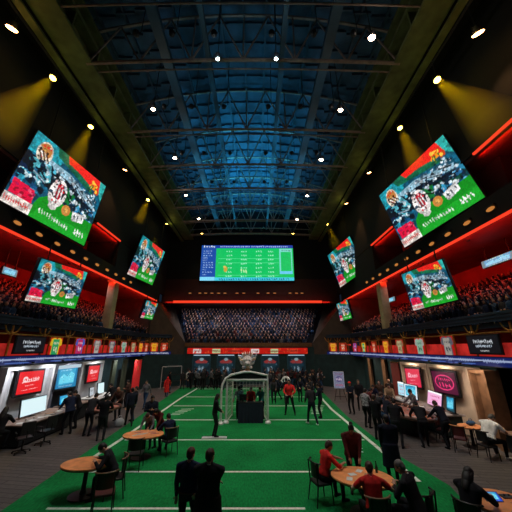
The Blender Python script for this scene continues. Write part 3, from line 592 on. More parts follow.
for nm, s, a, b in (('left', -1, (-11.3, 30.0), (-9.35, 31.3)), ('right', 1, (10.0, 30.0), (7.8, 31.3))):
    ax, ay = a; bx_, by = b; L = math.hypot(bx_ - ax, by - ay); an = math.atan2(by - ay, bx_ - ax) if s < 0 else math.atan2(ay - by, ax - bx_); M4 = Matrix.Translation(((ax + bx_) / 2, (ay + by) / 2, 0)) @ Matrix.Rotation(an, 4, 'Z')
    g = MB(); g.box(-L / 2, L / 2, .1, .2, 3.4, 4.2, M=M4); struct('wall_%s_corner_gallery' % nm, g, MC['gallery_red_panel'])
    g = MB(); g.box(-L / 2, L / 2, -.02, .1, 4.85, 5.22, M=M4); g.box(-L / 2, L / 2, -.07, 0, 5.14, 5.22, M=M4); g.box(-L / 2, L / 2, .1, .9, 3.0, 3.1, M=M4); struct('wall_%s_corner_balcony' % nm, g, fasciam)
    t = thing('ticker_board', 'short blue ticker board turning the far %s corner of the gallery' % nm, 'ticker board', M4 @ Vector((0, -.1, 3.25)), an); c = Canvas(70, 12, '08206c'); c.script(.1, .42, .9, .42, 12, .5, 'f0f6ff')
    p = bpy.data.objects.new('display_strip', c.mesh('display_strip', L, .36, MC['ticker_picture'])); C.objects.link(p); p.parent = t; p.location = (0, -.012, 0); MB().box(-L / 2, L / 2, 0, .15, -.2, .2).build('housing', blackmetal, t)
    for k, (lb, x) in enumerate((('amber', -.6), ('red and white', .45))):
        t = display('jersey_banner', '%s jersey banner on the far %s corner of the gallery' % (lb, nm), 'banner', (0, 0, 0, 0, 0, 0), .75, .85, jersey_pic(6 + k), sign_m, depth=.06, rim=.05, housing=gold, part='banner_face'); t.location = M4 @ Vector((x, .02, 3.88)); t.rotation_euler = (0, 0, an)
    for k, x in enumerate((-1.1, -.08, 1.0)):
        t = thing('gallery_post', 'gold post with curved bracket, %s on the far %s corner of the gallery' % (ORD[k], nm), 'post', M4 @ Vector((x, .06, 3.45)), an, 'gold posts of the far %s corner' % nm); MB().tube([(0, 0, 0), (0, 0, 1.5)], .05, 8).build('shaft', gold, t); MB().tube([(-.4, 0, 1.45), (-.2, 0, 1.1), (0, 0, .95), (.2, 0, 1.1), (.4, 0, 1.45)], .035, 6).build('bracket', gold, t)

# ------------------------------------------------------------------ BOOTHS at ground level
def wall_panel(name, label, X, s, y0, y1, z1, m, trimm, group=None):
    """surround with a recess and frame, built from the wall outwards"""
    t = thing(name, label, 'booth wall', (X, (y0 + y1) / 2, 0), R(90 if s < 0 else -90), group); hw = (y1 - y0) / 2
    MB().box(-hw, hw, .05, .45, 0, z1).build('back_panel', m, t)
    MB().box(-hw, -hw + .14, -.18, .05, 0, z1).build('side_panel', trimm, t); MB().box(hw - .14, hw, -.18, .05, 0, z1).build('side_panel', trimm, t)
    MB().box(-hw + .14, hw - .14, -.18, .05, z1 - .14, z1).build('top_panel', trimm, t); return t
XBL, XBR = -11.0, 9.75
wall_panel('booth_surround', 'pale grey booth surround framing the nearest red screen on the left', XBL, -1, 12.75, 15.75, 2.98, palegrey, mat('light_grey_panel', (.55, .55, .56), .6, var=.06))
wall_panel('booth_surround', 'dark booth surround framing the light blue screens on the left', XBL, -1, 15.85, 18.1, 2.96, navywall, midgrey)
wall_panel('booth_surround', 'pale grey booth surround framing the second red screen on the left', XBL, -1, 18.2, 20.7, 2.94, palegrey, mat('light_grey_panel', (.55, .55, .56), .6))
wall_panel('booth_surround', 'beige booth surround framing the nearer pink screen on the right', XBR, 1, 13.3, 16.3, 2.95, beige, beige)
wall_panel('booth_surround', 'beige booth surround framing the smaller farther pink screen on the right', XBR, 1, 16.4, 19.3, 2.92, beige, beige)
wall_panel('booth_surround', 'brown wooden wall panel beside the dark opening on the right', XBR, 1, 12.3, 13.25, 2.9, woodb, woodb)
t = thing('booth_light_strip', 'pale glowing header strip above the light blue screens on the left', 'light strip', (XBL + .2, 16.95, 2.78), R(90)); MB().box(-.95, .95, -.05, .03, -.09, .09).build('diffuser', glow('pale_header_glow', (.6, .75, .85), .8), t); MB().box(-1, 1, .03, .06, -.1, .1).build('tray', blackmetal, t)
tealg = board_picture(40, 30, '0c4858', '207888', 1, 4)
B = [('wall_screen', 'red screen with white script on the nearest left pale booth', (XBL + .2, 14.2, 2.26, 90, -4, 1), 1.5, .95, board_picture(70, 46, 'e01018', 'f8d8d8', 0, 2)),
     ('wall_screen', 'light blue screen with a white chart on the left dark booth', (XBL + .2, 16.85, 2.2, 90, -4, 1.5), 1.75, 1.05, board_picture(70, 46, '1878a8', 'b8e8f8', 1, 2)),
     ('wall_screen', 'small red screen on the farther left pale booth', (XBL + .2, 19.5, 2.2, 90, -1, 1), 1.25, .95, board_picture(50, 40, 'd81820', 'f8d0d0', 0, 6)),
     ('wall_screen', 'red-pink screen with white lines on the farther right beige booth', (XBR - .22, 17.9, 2.1, -86, -2, -2), 1.4, .98, board_picture(60, 46, 'd82848', 'f8b8c8', 0, 8)),
     ('wall_screen', 'magenta and black logo screen on the nearer right beige booth', (XBR - .22, 15.0, 2.15, -84, 0, -.8), 1.55, .98, board_picture(70, 50, '500c30', 'e83878', 2, 3))]
for nm, lb, pose, ww, hh, cv in B: display(nm, lb, 'screen', pose, ww, hh, cv, scr_m, depth=.08, rim=.1)
def desk(name, label, x0, x1, y0, y1, h, topm, bodym, n_open):
    t = thing(name, label, 'desk', ((x0 + x1) / 2, (y0 + y1) / 2, 0)); a, b = (x1 - x0) / 2, (y1 - y0) / 2
    MB().box(-a, a, -b, b, h - .06, h).build('top', topm, t, bevel=.012)
    MB().box(-a + .12, a - .12, -b + .1, b - .1, .08, h - .06).build('body', bodym, t)
    MB().box(-a + .2, a - .2, -b + .16, b - .16, 0, .08).build('plinth', black, t)
    sx = 1 if x0 < 0 else -1
    for i in range(n_open):
        y = -b + (i + .5) * 2 * b / n_open; MB().box(sx * (a - .125) - .01, sx * (a - .125) + .015, y - b / n_open * .8, y + b / n_open * .8, .2, h - .2).build('door', mat('dark_desk_door', (.02, .022, .026), .35), t)
    return t
deskgrey = mat('dark_desk_body', (.014, .015, .018), .5)
desk('betting_desk', 'long dark console desk with brown top under the nearest left screens', -10.75, -9.35, 12.5, 15.9, .84, mat('taupe_desk_top', (.22, .15, .12), .5), deskgrey, 4)
desk('betting_desk', 'dark console desk under the light blue screens on the left', -10.75, -9.75, 16.1, 18.0, .86, mat('taupe_desk_top', 0), deskgrey, 2)
desk('betting_desk', 'white-topped console desk under the small red screen on the left', -10.75, -9.5, 18.3, 20.8, .9, white, deskgrey, 3)
desk('betting_desk', 'long curved-edge green-black desk under the pink screens on the right', 8.35, 9.5, 13.9, 19.2, .92, mat('pale_desk_top', (.30, .26, .25), .5), mat('green_black_body', (.010, .028, .028), .5), 5)
def monitor(label, x, y, z, yaw, ww, hh, cv, tilt=-8, m=None):
    t = thing('computer_monitor', label, 'monitor', (x, y, z), R(yaw))
    q = Matrix.Translation((0, 0, hh / 2 + .1)) @ Matrix.Rotation(R(tilt), 4, 'X')
    p = bpy.data.objects.new('screen_panel', cv.mesh('screen_panel', ww, hh, m or scr_m)); C.objects.link(p); p.parent = t; p.matrix_local = q @ Matrix.Translation((0, -.012, 0))
    MB().box(-ww / 2 - .03, ww / 2 + .03, 0, .05, -hh / 2 - .03, hh / 2 + .03, M=q).build('housing', blackmetal, t)
    MB().box(-.05, .05, .05, .09, .01, hh / 2 + .1).build('stand', blackmetal, t); MB().box(-.16, .16, -.05, .2, 0, .015).build('foot', blackmetal, t); return t
wh = Canvas(24, 16, 'd8f0f4'); wh.poly([(0, 0), (1, 0), (1, .06), (0, .06)], 'b0d8e0')
monitor('large blank white monitor on the nearest left desk', -10.3, 14.1, .84, 90, 1.5, .66, wh)
monitor('small bright blue monitor on the desk under the light blue screen', -10.4, 16.4, .86, 90, .8, .40, board_picture(30, 20, '1890d0', '50c0f0', 1, 3))
monitor('narrow white monitor on the farther left desk', -10.2, 19.6, .9, 84, .62, .62, wh)
monitor('small pale second monitor on the farther left desk', -10.3, 18.75, .9, 96, .5, .45, board_picture(30, 20, 'b8c0c8', '404850', 0, 3))
monitor('pink and white monitor on the right desk below the magenta screen', 9.05, 15.3, .92, -98, 1.45, .66, board_picture(60, 30, 'f0b0d8', 'c02878', 3, 2), -14)
monitor('white and grey monitor on the right desk below the red-pink screen', 9.1, 17.6, .92, -84, 1.15, .72, board_picture(50, 30, 'd8e4ec', '303844', 1, 9), -6)
monitor('tall pale blue monitor beside the grey one on the right desk', 9.1, 18.7, .92, -80, .55, .75, board_picture(20, 30, 'a8d8e8', 'e8f8f8', 3, 9), -4)
monitor('dim teal monitor at the near end of the right desk', 9.1, 14.2, .92, -100, .75, .6, board_picture(30, 24, '0a3c48', '1c6878', 1, 5), -10)
# small things on the desks
papers = mat('white_paper', (.6, .6, .58), .8); kb = mat('keyboard_grey', (.05, .05, .055), .5); tan = mat('tan_card', (.35, .2, .12), .8); pink = mat('pink_card', (.5, .2, .2), .8)
def clutter(x0, x1, y0, y1, z, n, seed, where):
    r = random.Random(seed)
    for i in range(n):
        x = r.uniform(x0, x1); y = y0 + (i + .5) * (y1 - y0) / n; a = r.uniform(-.6, .6); k = r.choice(['paper', 'paper', 'keyboard', 'cup', 'folder', 'phone'])
        if k == 'paper':
            g = MB()
            for j in range(3): g.box(-.1, .1, -.14, .14, j * .004, j * .004 + .003, M=Matrix.Rotation(j * .2, 4, 'Z'))
            o = g.build('paper_stack', papers, None, (x, y, z), a); tag(o, 'small stack of white papers lying on the ' + where, 'papers', 'paper stacks on the ' + where)
        elif k == 'keyboard':
            o = thing('keyboard', 'dark keyboard lying on the ' + where, 'keyboard', (x, y, z), a, 'keyboards on the ' + where); MB().box(-.08, .08, -.2, .2, 0, .02).build('case', kb, o)
            g = MB(); [g.box(-.065 + .033 * q, -.045 + .033 * q, -.18 + .03 * w_, -.16 + .03 * w_, .02, .028) for q in range(4) for w_ in range(12)]; g.build('keys', palegrey, o)
        elif k == 'cup':
            o = MB().lathe((0, 0, 0), [(.03, 0), (.042, .1), (.045, .105), (.036, .1), (.03, .02)], 12).build('paper_cup', papers, None, (x, y, z)); tag(o, 'small white cup standing on the ' + where, 'cup', 'cups on the ' + where)
        elif k == 'folder':
            o = MB().box(-.12, .12, -.16, .16, 0, .012).box(-.12, .12, -.16, -.155, 0, .02).build('folder', tan, None, (x, y, z), a); tag(o, 'tan folder lying on the ' + where, 'folder', 'folders on the ' + where)
        else:
            o = MB().box(-.04, .04, -.075, .075, 0, .01).box(-.034, .034, -.068, .068, .01, .011).build('phone', kb, None, (x, y, z), a); tag(o, 'dark phone lying on the ' + where, 'phone', 'phones on the ' + where)
clutter(-9.85, -9.5, 12.7, 15.8, .84, 12, 1, 'nearest left desk'); clutter(-9.75, -9.65, 18.4, 20.6, .9, 5, 2, 'farther left desk'); clutter(8.5, 8.75, 14.0, 19, .92, 15, 3, 'right desk')

# ------------------------------------------------------------------ FURNITURE
chair_b = mat('black_chair_leather', (.012, .010, .012), .45); chair_r = mat('dark_red_chair', (.075, .012, .012), .5); chair_leg = mat('dark_chair_frame', (.02, .016, .015), .4, .4)
def chair(label, x, y, rz, m=None, rail=None, group=None):
    t = thing('dining_chair', label, 'chair', (x, y, 0), rz, group); m = m or chair_b
    MB().box(-.23, .23, -.22, .22, .42, .48).build('seat', m, t, bevel=.02)
    g = MB(); n = 8
    for i in range(n):
        a0 = -.9 + 1.8 * i / n; a1 = -.9 + 1.8 * (i + 1) / n; p = [(.27 * math.sin(a), -.02 - .24 * math.cos(a) * .9) for a in (a0, a1)]; q = [(.235 * math.sin(a), -.02 - .205 * math.cos(a) * .9) for a in (a0, a1)]
        g.prism([p[0], p[1], q[1], q[0]], .58, .90)
    g.build('backrest', m, t)
    g = MB(); g.tube([(.29 * math.sin(a), -.02 - .235 * math.cos(a), .92) for a in np.linspace(-1.15, 1.15, 11)], .02, 6); g.build('top_rail', rail or chair_leg, t)
    for sx in (-1, 1):
        MB().tube([(sx * .21, .19, .44), (sx * .23, .21, 0)], [.019, .014], 6).build('leg', chair_leg, t)
        MB().tube([(sx * .2, -.24, .92), (sx * .205, -.2, .44), (sx * .23, -.27, 0)], [.017, .02, .014], 6).build('leg', chair_leg, t)
    MB().tube([(-.21, .19, .4), (.21, .19, .4)], .012, 5).build('stretcher', chair_leg, t)
    return t
def oval_table(label, x, y, rx, ry, rot=0, name='oval_table'):
    t = thing(name, label, 'table', (x, y, 0), rot)
    MB().lathe((0, 0, 0), [(.97, .715), (1.0, .725), (1.0, .745), (.985, .755)], 40, sx=rx, sy=ry).build('tabletop', woodo, t)
    MB().lathe((0, 0, 0), [(.985, .690), (1.0, .70), (1.0, .7149), (.95, .7149)], 40, sx=rx * .985, sy=ry * .985).build('edge_band', woodb, t)
    MB().lathe((0, 0, 0), [(.09, .05), (.06, .15), (.055, .6), (.14, .69)], 14).build('pedestal', chair_leg, t)
    MB().lathe((0, 0, 0), [(.36, 0), (.36, .025), (.10, .055)], 20).build('base', chair_leg, t); return t
oval_table('orange wooden oval table on the turf at the right front with four people', 2.66, 8.2, .76, .60, -.3)
oval_table('orange wooden oval table on the turf at the left with people behind it', -4.22, 11.75, .74, .56, .1)
oval_table('orange table at the lower left edge of the turf before the bending man', -4.72, 9.05, .70, .5)
oval_table('small brown round table before the man in the white shirt', 8.85, 12.85, .45, .42)
oval_table('orange table at the bottom right corner beside the long-haired woman', 5.15, 7.0, .62, .6)
chair('empty black chair on the near side of the left oval table', -4.05, 10.75, .1, chair_b, woodb)
chair('black chair of the seated person at the right of the left oval table', -3.3, 12.05, .75, chair_b, woodb)
chair('dark red chair with curved back at the lower left table', -3.72, 8.15, .35, chair_r, woodb)
chair('black chair of the man in red at the left of the right front table', 1.72, 8.72, -1.25, chair_b)
chair('black chair at the bottom, of the man in red seen from behind', 2.5, 6.98, 0, chair_b, woodb)
chair('black chair of the man in the dark suit at the right front table', 3.5, 7.1, .8, chair_b)
chair('dark chair with wooden top rail at the small round table on the right', 8.0, 12.3, -.7, chair_r, woodo)
chair('black chair of the man in the white shirt', 8.42, 11.55, -1.3, chair_b, chair_leg)
chair('black chair of the long-haired woman at the bottom right corner', 4.3, 6.75, -.9, chair_b)
chair('dark chair at the right edge of the picture', 9.9, 10.6, 0, chair_b)
chair('dark chair pulled back from the small round table on the right', 8.1, 13.5, -2.4, chair_r, woodb)
# things on the tables
def small(name, label, cat, g, m, x, y, z, rz=0, group=None): return tag(g.build(name, m, None, (x, y, z), rz), label, cat, group)
for i, (x, y, a, k) in enumerate([(2.45, 8.3, .3, 0), (2.85, 8.25, -.5, 1), (2.3, 8.05, 1.2, 0), (3.05, 7.95, .2, 1), (2.7, 8.5, .9, 0)]):
    small('paper_sheet', ('white sheet of paper', 'tan card')[k] + ' on the right front oval table, ' + ['left of centre', 'right of centre', 'by the man in profile', 'by the suited man', 'by the woman'][i], 'paper', MB().box(-.1, .1, -.07, .07, 0, .004).box(-.08, .08, -.05, .05, .004, .006), (papers, tan)[k], x, y, .756, a)
small('drinking_glass', 'small dark bottle-green glass at the far side of the right front oval table', 'glass', MB().lathe((0, 0, 0), [(.03, 0), (.035, .12), (.015, .17), (.015, .24), (.02, .25)], 12), mat('dark_glass_green', (.01, .06, .035), .2), 3.12, 8.4, .756)
for i, (x, y, a) in enumerate([(-4.5, 11.9, .3), (-4.25, 11.7, .6), (-4.0, 11.95, -.3), (-4.45, 11.55, .9), (-3.85, 11.75, .1)]):
    small('paper_sheet', 'white paper on the left oval table, ' + ['at its far left', 'at its centre', 'before the bending man', 'at its near left', 'near the seated person'][i], 'paper', MB().box(-.11, .11, -.05, .05, 0, .004).box(-.02, .2, -.02, .03, .004, .012), (pink, papers)[i % 2], x, y, .756, a)
def tablet(x, y, z, rz, label):
    t = thing('tablet_computer', label, 'tablet', (x, y, z), rz); q = Matrix.Rotation(R(25), 4, 'X')
    MB().box(-.17, .17, -.11, .11, 0, .012, M=q @ Matrix.Translation((0, 0, .047))).build('housing', kb, t); cv = board_picture(30, 20, '1040c0', '70a0f8', 1, 3)
    p = bpy.data.objects.new('display_panel', cv.mesh('display_panel', .31, .2, scr_m)); C.objects.link(p); p.parent = t; p.matrix_local = q @ Matrix.Translation((0, 0, .061)) @ Matrix.Rotation(R(-90), 4, 'X')
    MB().box(-.1, .1, .02, .07, 0, .05).build('prop', kb, t); return t
tablet(5.02, 7.12, .756, -.1, 'tablet with a blue glowing picture on the bottom right table')
small('paper_sheet', 'pinkish card beside the tablet on the bottom right table', 'paper', MB().box(-.1, .1, -.06, .06, 0, .004).box(-.08, .08, -.04, .04, .004, .006), pink, 5.4, 6.95, .756, .4)
small('game_chip_tray', 'small tray of dark chips at the right end of the bottom right table', 'tray', MB().box(-.12, .12, -.08, .08, 0, .02).lathe((-.05, 0, .02), [(.02, 0), (.02, .03)], 10).lathe((.05, 0, .02), [(.02, 0), (.02, .03)], 10), kb, 5.42, 7.2, .756)
small('laptop_bag', 'blue bag lying on the small brown round table on the right', 'bag', MB().ell((0, 0, .09), (.22, .13, .09), 14, 8).tube([(-.1, 0, .16), (-.06, 0, .24), (.06, 0, .24), (.1, 0, .16)], .012, 5), mat('blue_bag', (.02, .07, .16), .7), 8.95, 12.9, .756, .3)

# long gaming table among the crowd on the right
t = thing('gaming_table', 'long gaming table with padded rim in the middle of the crowd on the right', 'gaming table', (7.35, 15.3, 0), .0)
MB().lathe((0, 0, 0), [(.86, .78), (.86, .80)], 36, sx=.95, sy=2.3).build('playing_surface', mat('salmon_felt', (.42, .16, .12), .9, var=.5, scale=5), t)
g = MB(); g.tube([(.92 * math.cos(a), 2.2 * math.sin(a), .86) for a in np.linspace(0, 2 * PI, 37)], .075, 8); g.build('padded_rim', mat('brown_rim', (.10, .045, .03), .4), t)
MB().lathe((0, 0, 0), [(.5, .06), (.5, .7), (.9, .779)], 30, sx=.9, sy=1.9).build('body', deskgrey, t); MB().lathe((0, 0, 0), [(.6, 0), (.6, .06)], 30, sx=.9, sy=1.9).build('base', black, t)
t = thing('gaming_table', 'smaller gaming table in the group of people on the left carpet', 'gaming table', (-7.75, 15.6, 0), .0)
MB().lathe((0, 0, 0), [(.8, .86), (.8, .88)], 30, sx=.8, sy=1.1).build('playing_surface', mat('salmon_felt', 0), t)
g = MB(); g.tube([(.7 * math.cos(a), .95 * math.sin(a), .91) for a in np.linspace(0, 2 * PI, 33)], .06, 8); g.build('padded_rim', mat('brown_rim', 0), t)
MB().lathe((0, 0, 0), [(.3, .04), (.16, .2), (.16, .7), (.6, .859)], 20).build('body', deskgrey, t)
r = random.Random(5)
for i in range(34):
    x, y = 7.35 + r.uniform(-.55, .55), 13.6 + i * .1; g = MB(); k = i % 3
    if k == 0: g.box(-.1, .1, -.06, .06, 0, .004).box(-.06, .06, -.03, .03, .004, .007)
    else: [g.lathe((q * .05, (q % 2) * .05, 0), [(.02, 0), (.02, .02 + .012 * q)], 10) for q in range(4)]
    small(('card', 'chip_stack', 'chip_stack')[k], ('pale playing card', 'pile of orange chips', 'pile of white chips')[k] + ' on the long gaming table on the right', ('card', 'chips', 'chips')[k], g, (papers, woodo, papers)[k], x, y, .801, r.uniform(0, 3), ('cards', 'orange chips', 'white chips')[k] + ' on the long gaming table')

# doorway frame and banners on the ground walls
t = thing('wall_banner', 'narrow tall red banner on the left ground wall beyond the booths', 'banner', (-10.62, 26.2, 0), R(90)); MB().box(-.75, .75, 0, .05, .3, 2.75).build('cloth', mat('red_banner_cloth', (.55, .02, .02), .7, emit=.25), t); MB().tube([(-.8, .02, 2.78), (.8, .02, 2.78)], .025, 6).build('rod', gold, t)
g = MB(); g.ell((0, -.03, 2.1), (.1, .02, .2), 8, 6); g.build('emblem', gold, t)
for i, (x, y, s, lb) in enumerate([(-10.75, 22.2, -1, 'olive vertical wall panel just beyond the left booths'), (-10.75, 24.0, -1, 'second olive vertical panel on the left ground wall'), (10.3, 20.5, 1, 'wooden pilaster just beyond the right beige booths'), (10.3, 23.6, 1, 'brown wooden pilaster on the right ground wall'), (10.3, 26.5, 1, 'far brown wooden pilaster on the right ground wall')]):
    t = thing('wall_pilaster', lb, 'pilaster', (x, y, 0), R(90 if s < 0 else -90)); m = woodb if s > 0 else mat('olive_panel', (.05, .06, .035), .6)
    MB().box(-.28, .28, 0, .15, .12, 2.9).build('shaft', m, t); MB().box(-.34, .34, -.03, .15, 0, .12).build('base', m, t)
t = thing('wall_banner', 'dark red banner on the right ground wall beyond the pilaster', 'banner', (10.45, 22.0, 0), R(-90)); MB().box(-.6, .6, 0, .05, .3, 2.75).build('cloth', mat('maroon_cloth', (.16, .02, .015), .7), t); MB().tube([(-.65, .02, 2.78), (.65, .02, 2.78)], .025, 6).build('rod', gold, t)
t = thing('equipment_rack', 'small pale metal frame with rack standing before the left corner wall', 'rack', (-8.5, 29.6, 0), R(36))
for a, b in (((-1.0, 0, 0), (-1.0, 0, 2.02)), ((1.0, 0, 0), (1.0, 0, 2.02)), ((-1.0, 0, 2.02), (1.0, 0, 2.02)), ((-1.0, .6, 0), (-1.0, 0, .02)), ((1.0, .6, 0), (1.0, 0, .02))): MB().tube([a, b], .04, 6).build('bar', palegrey, t)
for zz in (.6, 1.2): MB().box(-.95, .95, .0, .35, zz, zz + .04).build('shelf', blackmetal, t)
# easel with poster, right back
t = thing('poster_easel', 'white and magenta poster on a thin stand at the right of the turf', 'easel', (6.45, 23.0, 0), R(-12))
cv = Canvas(26, 34, '787c94'); cv.script(.15, .15, .85, .15, 5, .12, '803060'); cv.ell(.5, .45, .32, .18, '504878'); cv.script(.2, .45, .8, .45, 4, .2, 'f0d8e8'); cv.script(.15, .8, .85, .8, 6, .12, 'b03058'); cv.speck(.3)
p = bpy.data.objects.new('poster', cv.mesh('poster', .75, 1.15, sign_m)); C.objects.link(p); p.parent = t; p.location = (0, -.035, 1.45)  # easel poster emits its own colour
MB().box(-.4, .4, -.02, .02, .85, 2.05).build('board', white, t)
for a, b in (((-.25, 0, .8), (-.45, -.2, 0)), ((.25, 0, .8), (.45, -.2, 0)), ((0, .02, .9), (0, .5, 0)), ((-.38, -.13, .3), (.38, -.13, .3))): MB().tube([a, b], .02, 6).build('leg', chair_leg, t)

# ------------------------------------------------------------------ GOAL FRAME in the middle, with its sculpture
pipe = mat('white_pipe', (.62, .62, .60), .4, .1)
t = thing('goal_cage', 'white pipe goal frame with dark canopy in the middle of the turf', 'goal', (-.48, 16.5, .006))
bars = [[(-1.12, 0, 0), (-1.12, 0, 2.10)], [(1.12, 0, 0), (1.12, 0, 2.10)], [(-1.12, 0, 2.10), (1.12, 0, 2.10)], [(-.95, 1.7, 0), (-.95, 1.7, 2.02)], [(.95, 1.7, 0), (.95, 1.7, 2.02)], [(-.95, 1.7, 2.02), (.95, 1.7, 2.02)],
        [(1.12, 0, 2.10), (.95, 1.7, 2.02)], [(1.12, 0, .06), (.95, 1.7, .06)], [(-1.12, 0, .06), (-.95, 1.7, .06)], [(-1.12, 0, 2.10), (-.95, 1.7, 2.02)],
        [(-1.38, -.25, 0), (-1.40, -.25, 1.5), (-1.36, -.2, 1.9), (-1.2, -.15, 2.2), (-.9, -.1, 2.38), (-.2, 0, 2.52), (.2, 0, 2.52), (.7, 0, 2.42), (1.12, 0, 2.34), (1.12, 0, 2.1)]]
for k, b in enumerate(bars): MB().tube(b, .058 if k in (0, 1, 2, 10) else .035, 8).build('pipe', pipe, t)
for x, y in ((-1.12, 0), (1.12, 0), (-1.38, -.25)): MB().lathe((x, y, 0), [(.16, 0), (.16, .06), (.08, .14)], 12).build('foot', pipe, t)
g = MB(); n = 10
for i in range(n):
    x0 = -1.15 + 2.3 * i / n; x1 = -1.15 + 2.3 * (i + 1) / n; z = lambda x: 2.48 - .12 * (x / 1.15) ** 2
    g.add([(x0, .02, 2.17), (x1, .02, 2.17), (x1, .02, z(x1)), (x0, .02, z(x0)), (x0, .9, 2.12), (x1, .9, 2.12), (x1, .9, z(x1) - .06), (x0, .9, z(x0) - .06)], [(0, 1, 2, 3), (4, 7, 6, 5), (3, 2, 6, 7), (0, 4, 5, 1)])
g.build('canopy', blackmetal, t)
net = MB()
for zz in np.arange(.2, 2.0, .21): net.tube([(-.95, 1.69, zz), (.95, 1.69, zz)], .006, 4); net.tube([(1.1, .05, zz), (.96, 1.65, zz)], .006, 4); net.tube([(-1.1, .05, zz), (-.96, 1.65, zz)], .006, 4)
for xx in np.arange(-.9, .95, .2): net.tube([(xx, 1.69, .05), (xx, 1.69, 2.0)], .006, 4)
for k in np.arange(.1, 1, .125):
    for sx in (-1, 1): net.tube([(sx * (1.1 - .15 * k), 1.7 * k, .05), (sx * (1.1 - .15 * k), 1.7 * k, 2.08 - .05 * k)], .006, 4)
net.build('net', pipe, t)
# ornate sculpture resting on the canopy
ivory = mat('ivory_plaster', (.55, .50, .48), .5, var=.5, scale=14); brg = mat('pale_bronze', (.50, .33, .22), .35, .5, var=.4, scale=12); silverblue = mat('silver_blue', (.30, .36, .45), .35, .4, var=.4, scale=12)
t = thing('ornate_sculpture', 'large ornate ivory and bronze sculpture standing on top of the white goal frame', 'sculpture', (-.5, 16.75, 2.46)); t.scale = (.86, .8, .86)
MB().lathe((0, 0, 0), [(.34, 0), (.36, .06), (.22, .12), (.16, .2), (.2, .26), (.28, .3)], 16).build('pedestal', brg, t)
g = MB(); g.ell((0, 0, .68), (.36, .30, .42), 18, 12); g.ell((0, -.22, .58), (.2, .16, .16), 12, 8); g.ell((-.17, -.23, .8), (.1, .08, .09), 10, 6); g.ell((.17, -.23, .8), (.1, .08, .09), 10, 6); g.build('body', ivory, t, smooth=True)
for sx in (-1, 1):
    for k in range(5):
        a = .35 + k * .28; MB().tube([(sx * .25, 0, .5 + .12 * k), (sx * (.42 + .05 * k), -.05, .6 + .12 * k), (sx * (.5 + .02 * k), 0, .78 + .12 * k)], [.08, .06, .015], 7).build('scroll', (ivory, silverblue, brg)[k % 3], t)
for k in range(7):
    a = -1.2 + k * .4; MB().tube([(.25 * math.sin(a), -.02, .98), (.34 * math.sin(a), -.04, 1.12 + .08 * math.cos(a)), (.42 * math.sin(a), 0, 1.2 + .16 * math.cos(a))], [.07, .05, .012], 7).build('crest', (ivory, brg)[k % 2], t)
for k in range(8):
    a = k * PI / 4 + .2; MB().ell((.27 * math.cos(a), .24 * math.sin(a), .34), (.1, .1, .09), 8, 6).build('beading', (brg, ivory, silverblue)[k % 3], t)

# draped table inside the goal and its things
t = thing('draped_table', 'black cloth-covered table inside the white goal frame', 'table', (-.3, 16.75, .006)); MB().box(-.68, .68, -.25, .25, .92, .97).build('tabletop', blackmetal, t)
g = MB(); n = 28
for i in range(n):
    x0, x1 = -.68 + 1.36 * i / n, -.68 + 1.36 * (i + 1) / n; f = lambda x: .02 * math.sin(x * 34)
    g.add([(x0, -.26 + f(x0), 0), (x1, -.26 + f(x1), 0), (x1, -.25, .92), (x0, -.25, .92), (x0, -.23 + f(x0), 0), (x1, -.23 + f(x1), 0), (x1, -.23, .92), (x0, -.23, .92)], [(0, 1, 2, 3), (4, 7, 6, 5)])
for sx in (-1, 1): g.box(sx * .67 - .01, sx * .67 + .01, -.24, .24, 0, .92)
g.build('cloth_skirt', mat('navy_black_cloth', (.008, .014, .028), .8), t)
monitor('dark monitor seen from behind on the draped table in the goal', -.72, 16.75, .98, 175, .34, .26, board_picture(20, 14, '102838', '4080a0', 1, 2))
small('player_skate_board', 'thin white board on the turf under the figure left of the goal', 'board', MB().box(-.55, .55, -.1, .1, 0, .03).box(-.5, .5, -.05, .05, .03, .05), white, -1.85, 13.98, .012, .05)
# added downlights that brighten the booths, no such lamps visible there
for s, X0, nm, col, ys_ in ((-1, XL, 'left', (.9, .93, 1), (13.2, 15.2, 17, 19.5, 22.5, 25.5)), (1, XR, 'right', (1, .82, .66), (12.6, 14.8, 17.8, 20.5, 23.5, 26.5))):
    for i, y in enumerate(ys_):
        t = thing('booth_downlight', 'added round downlight below the %s ticker board, %s from the near end' % (nm, ORD[i]), 'lamp', (X0 - s * 1.15, y, 3.2), 0, 'added downlights over the %s booths' % nm)
        MB().lathe((0, 0, -.06), [(.05, 0), (.07, .07)], 10).build('can', blackmetal, t); MB().tube([(0, 0, 0), (s * 1.05, 0, .06)], .015, 5).build('arm', blackmetal, t)
        lo = light('lamp_light', 'SPOT', (0, 0, -.08), BOOTHW, col, spot_size=R(130), spot_blend=1, shadow_soft_size=.06); lo.rotation_euler = (0, R(-s * 40), 0); lo.parent = t

def office_chair(label, x, y, rz):
    t = thing('office_chair', label, 'chair', (x, y, 0), rz)
    MB().box(-.24, .24, -.23, .23, .46, .54).build('seat', chair_b, t, bevel=.03); MB().box(-.22, .22, -.27, -.21, .64, 1.08).build('backrest', chair_b, t, bevel=.02)
    MB().tube([(0, -.1, .5), (0, -.26, .52), (0, -.28, .8)], .02, 6).build('back_support', chair_leg, t); MB().tube([(0, 0, .1), (0, 0, .47)], .03, 8).build('column', chair_leg, t)
    for sx in (-1, 1): MB().tube([(sx * .25, -.12, .5), (sx * .28, -.1, .7), (sx * .28, .14, .71)], .018, 6).build('armrest', chair_leg, t)
    for k in range(5):
        a = k * 2 * PI / 5; l = MB().tube([(0, 0, .11), (.28 * math.cos(a), .28 * math.sin(a), .07)], .02, 6).build('leg', chair_leg, t); MB().ell((.28 * math.cos(a), .28 * math.sin(a), .032), (.03, .03, .03), 8, 6).build('caster', black, l)
    return t
office_chair('black office chair before the middle of the nearest left desk', -8.85, 13.15, 1.3)
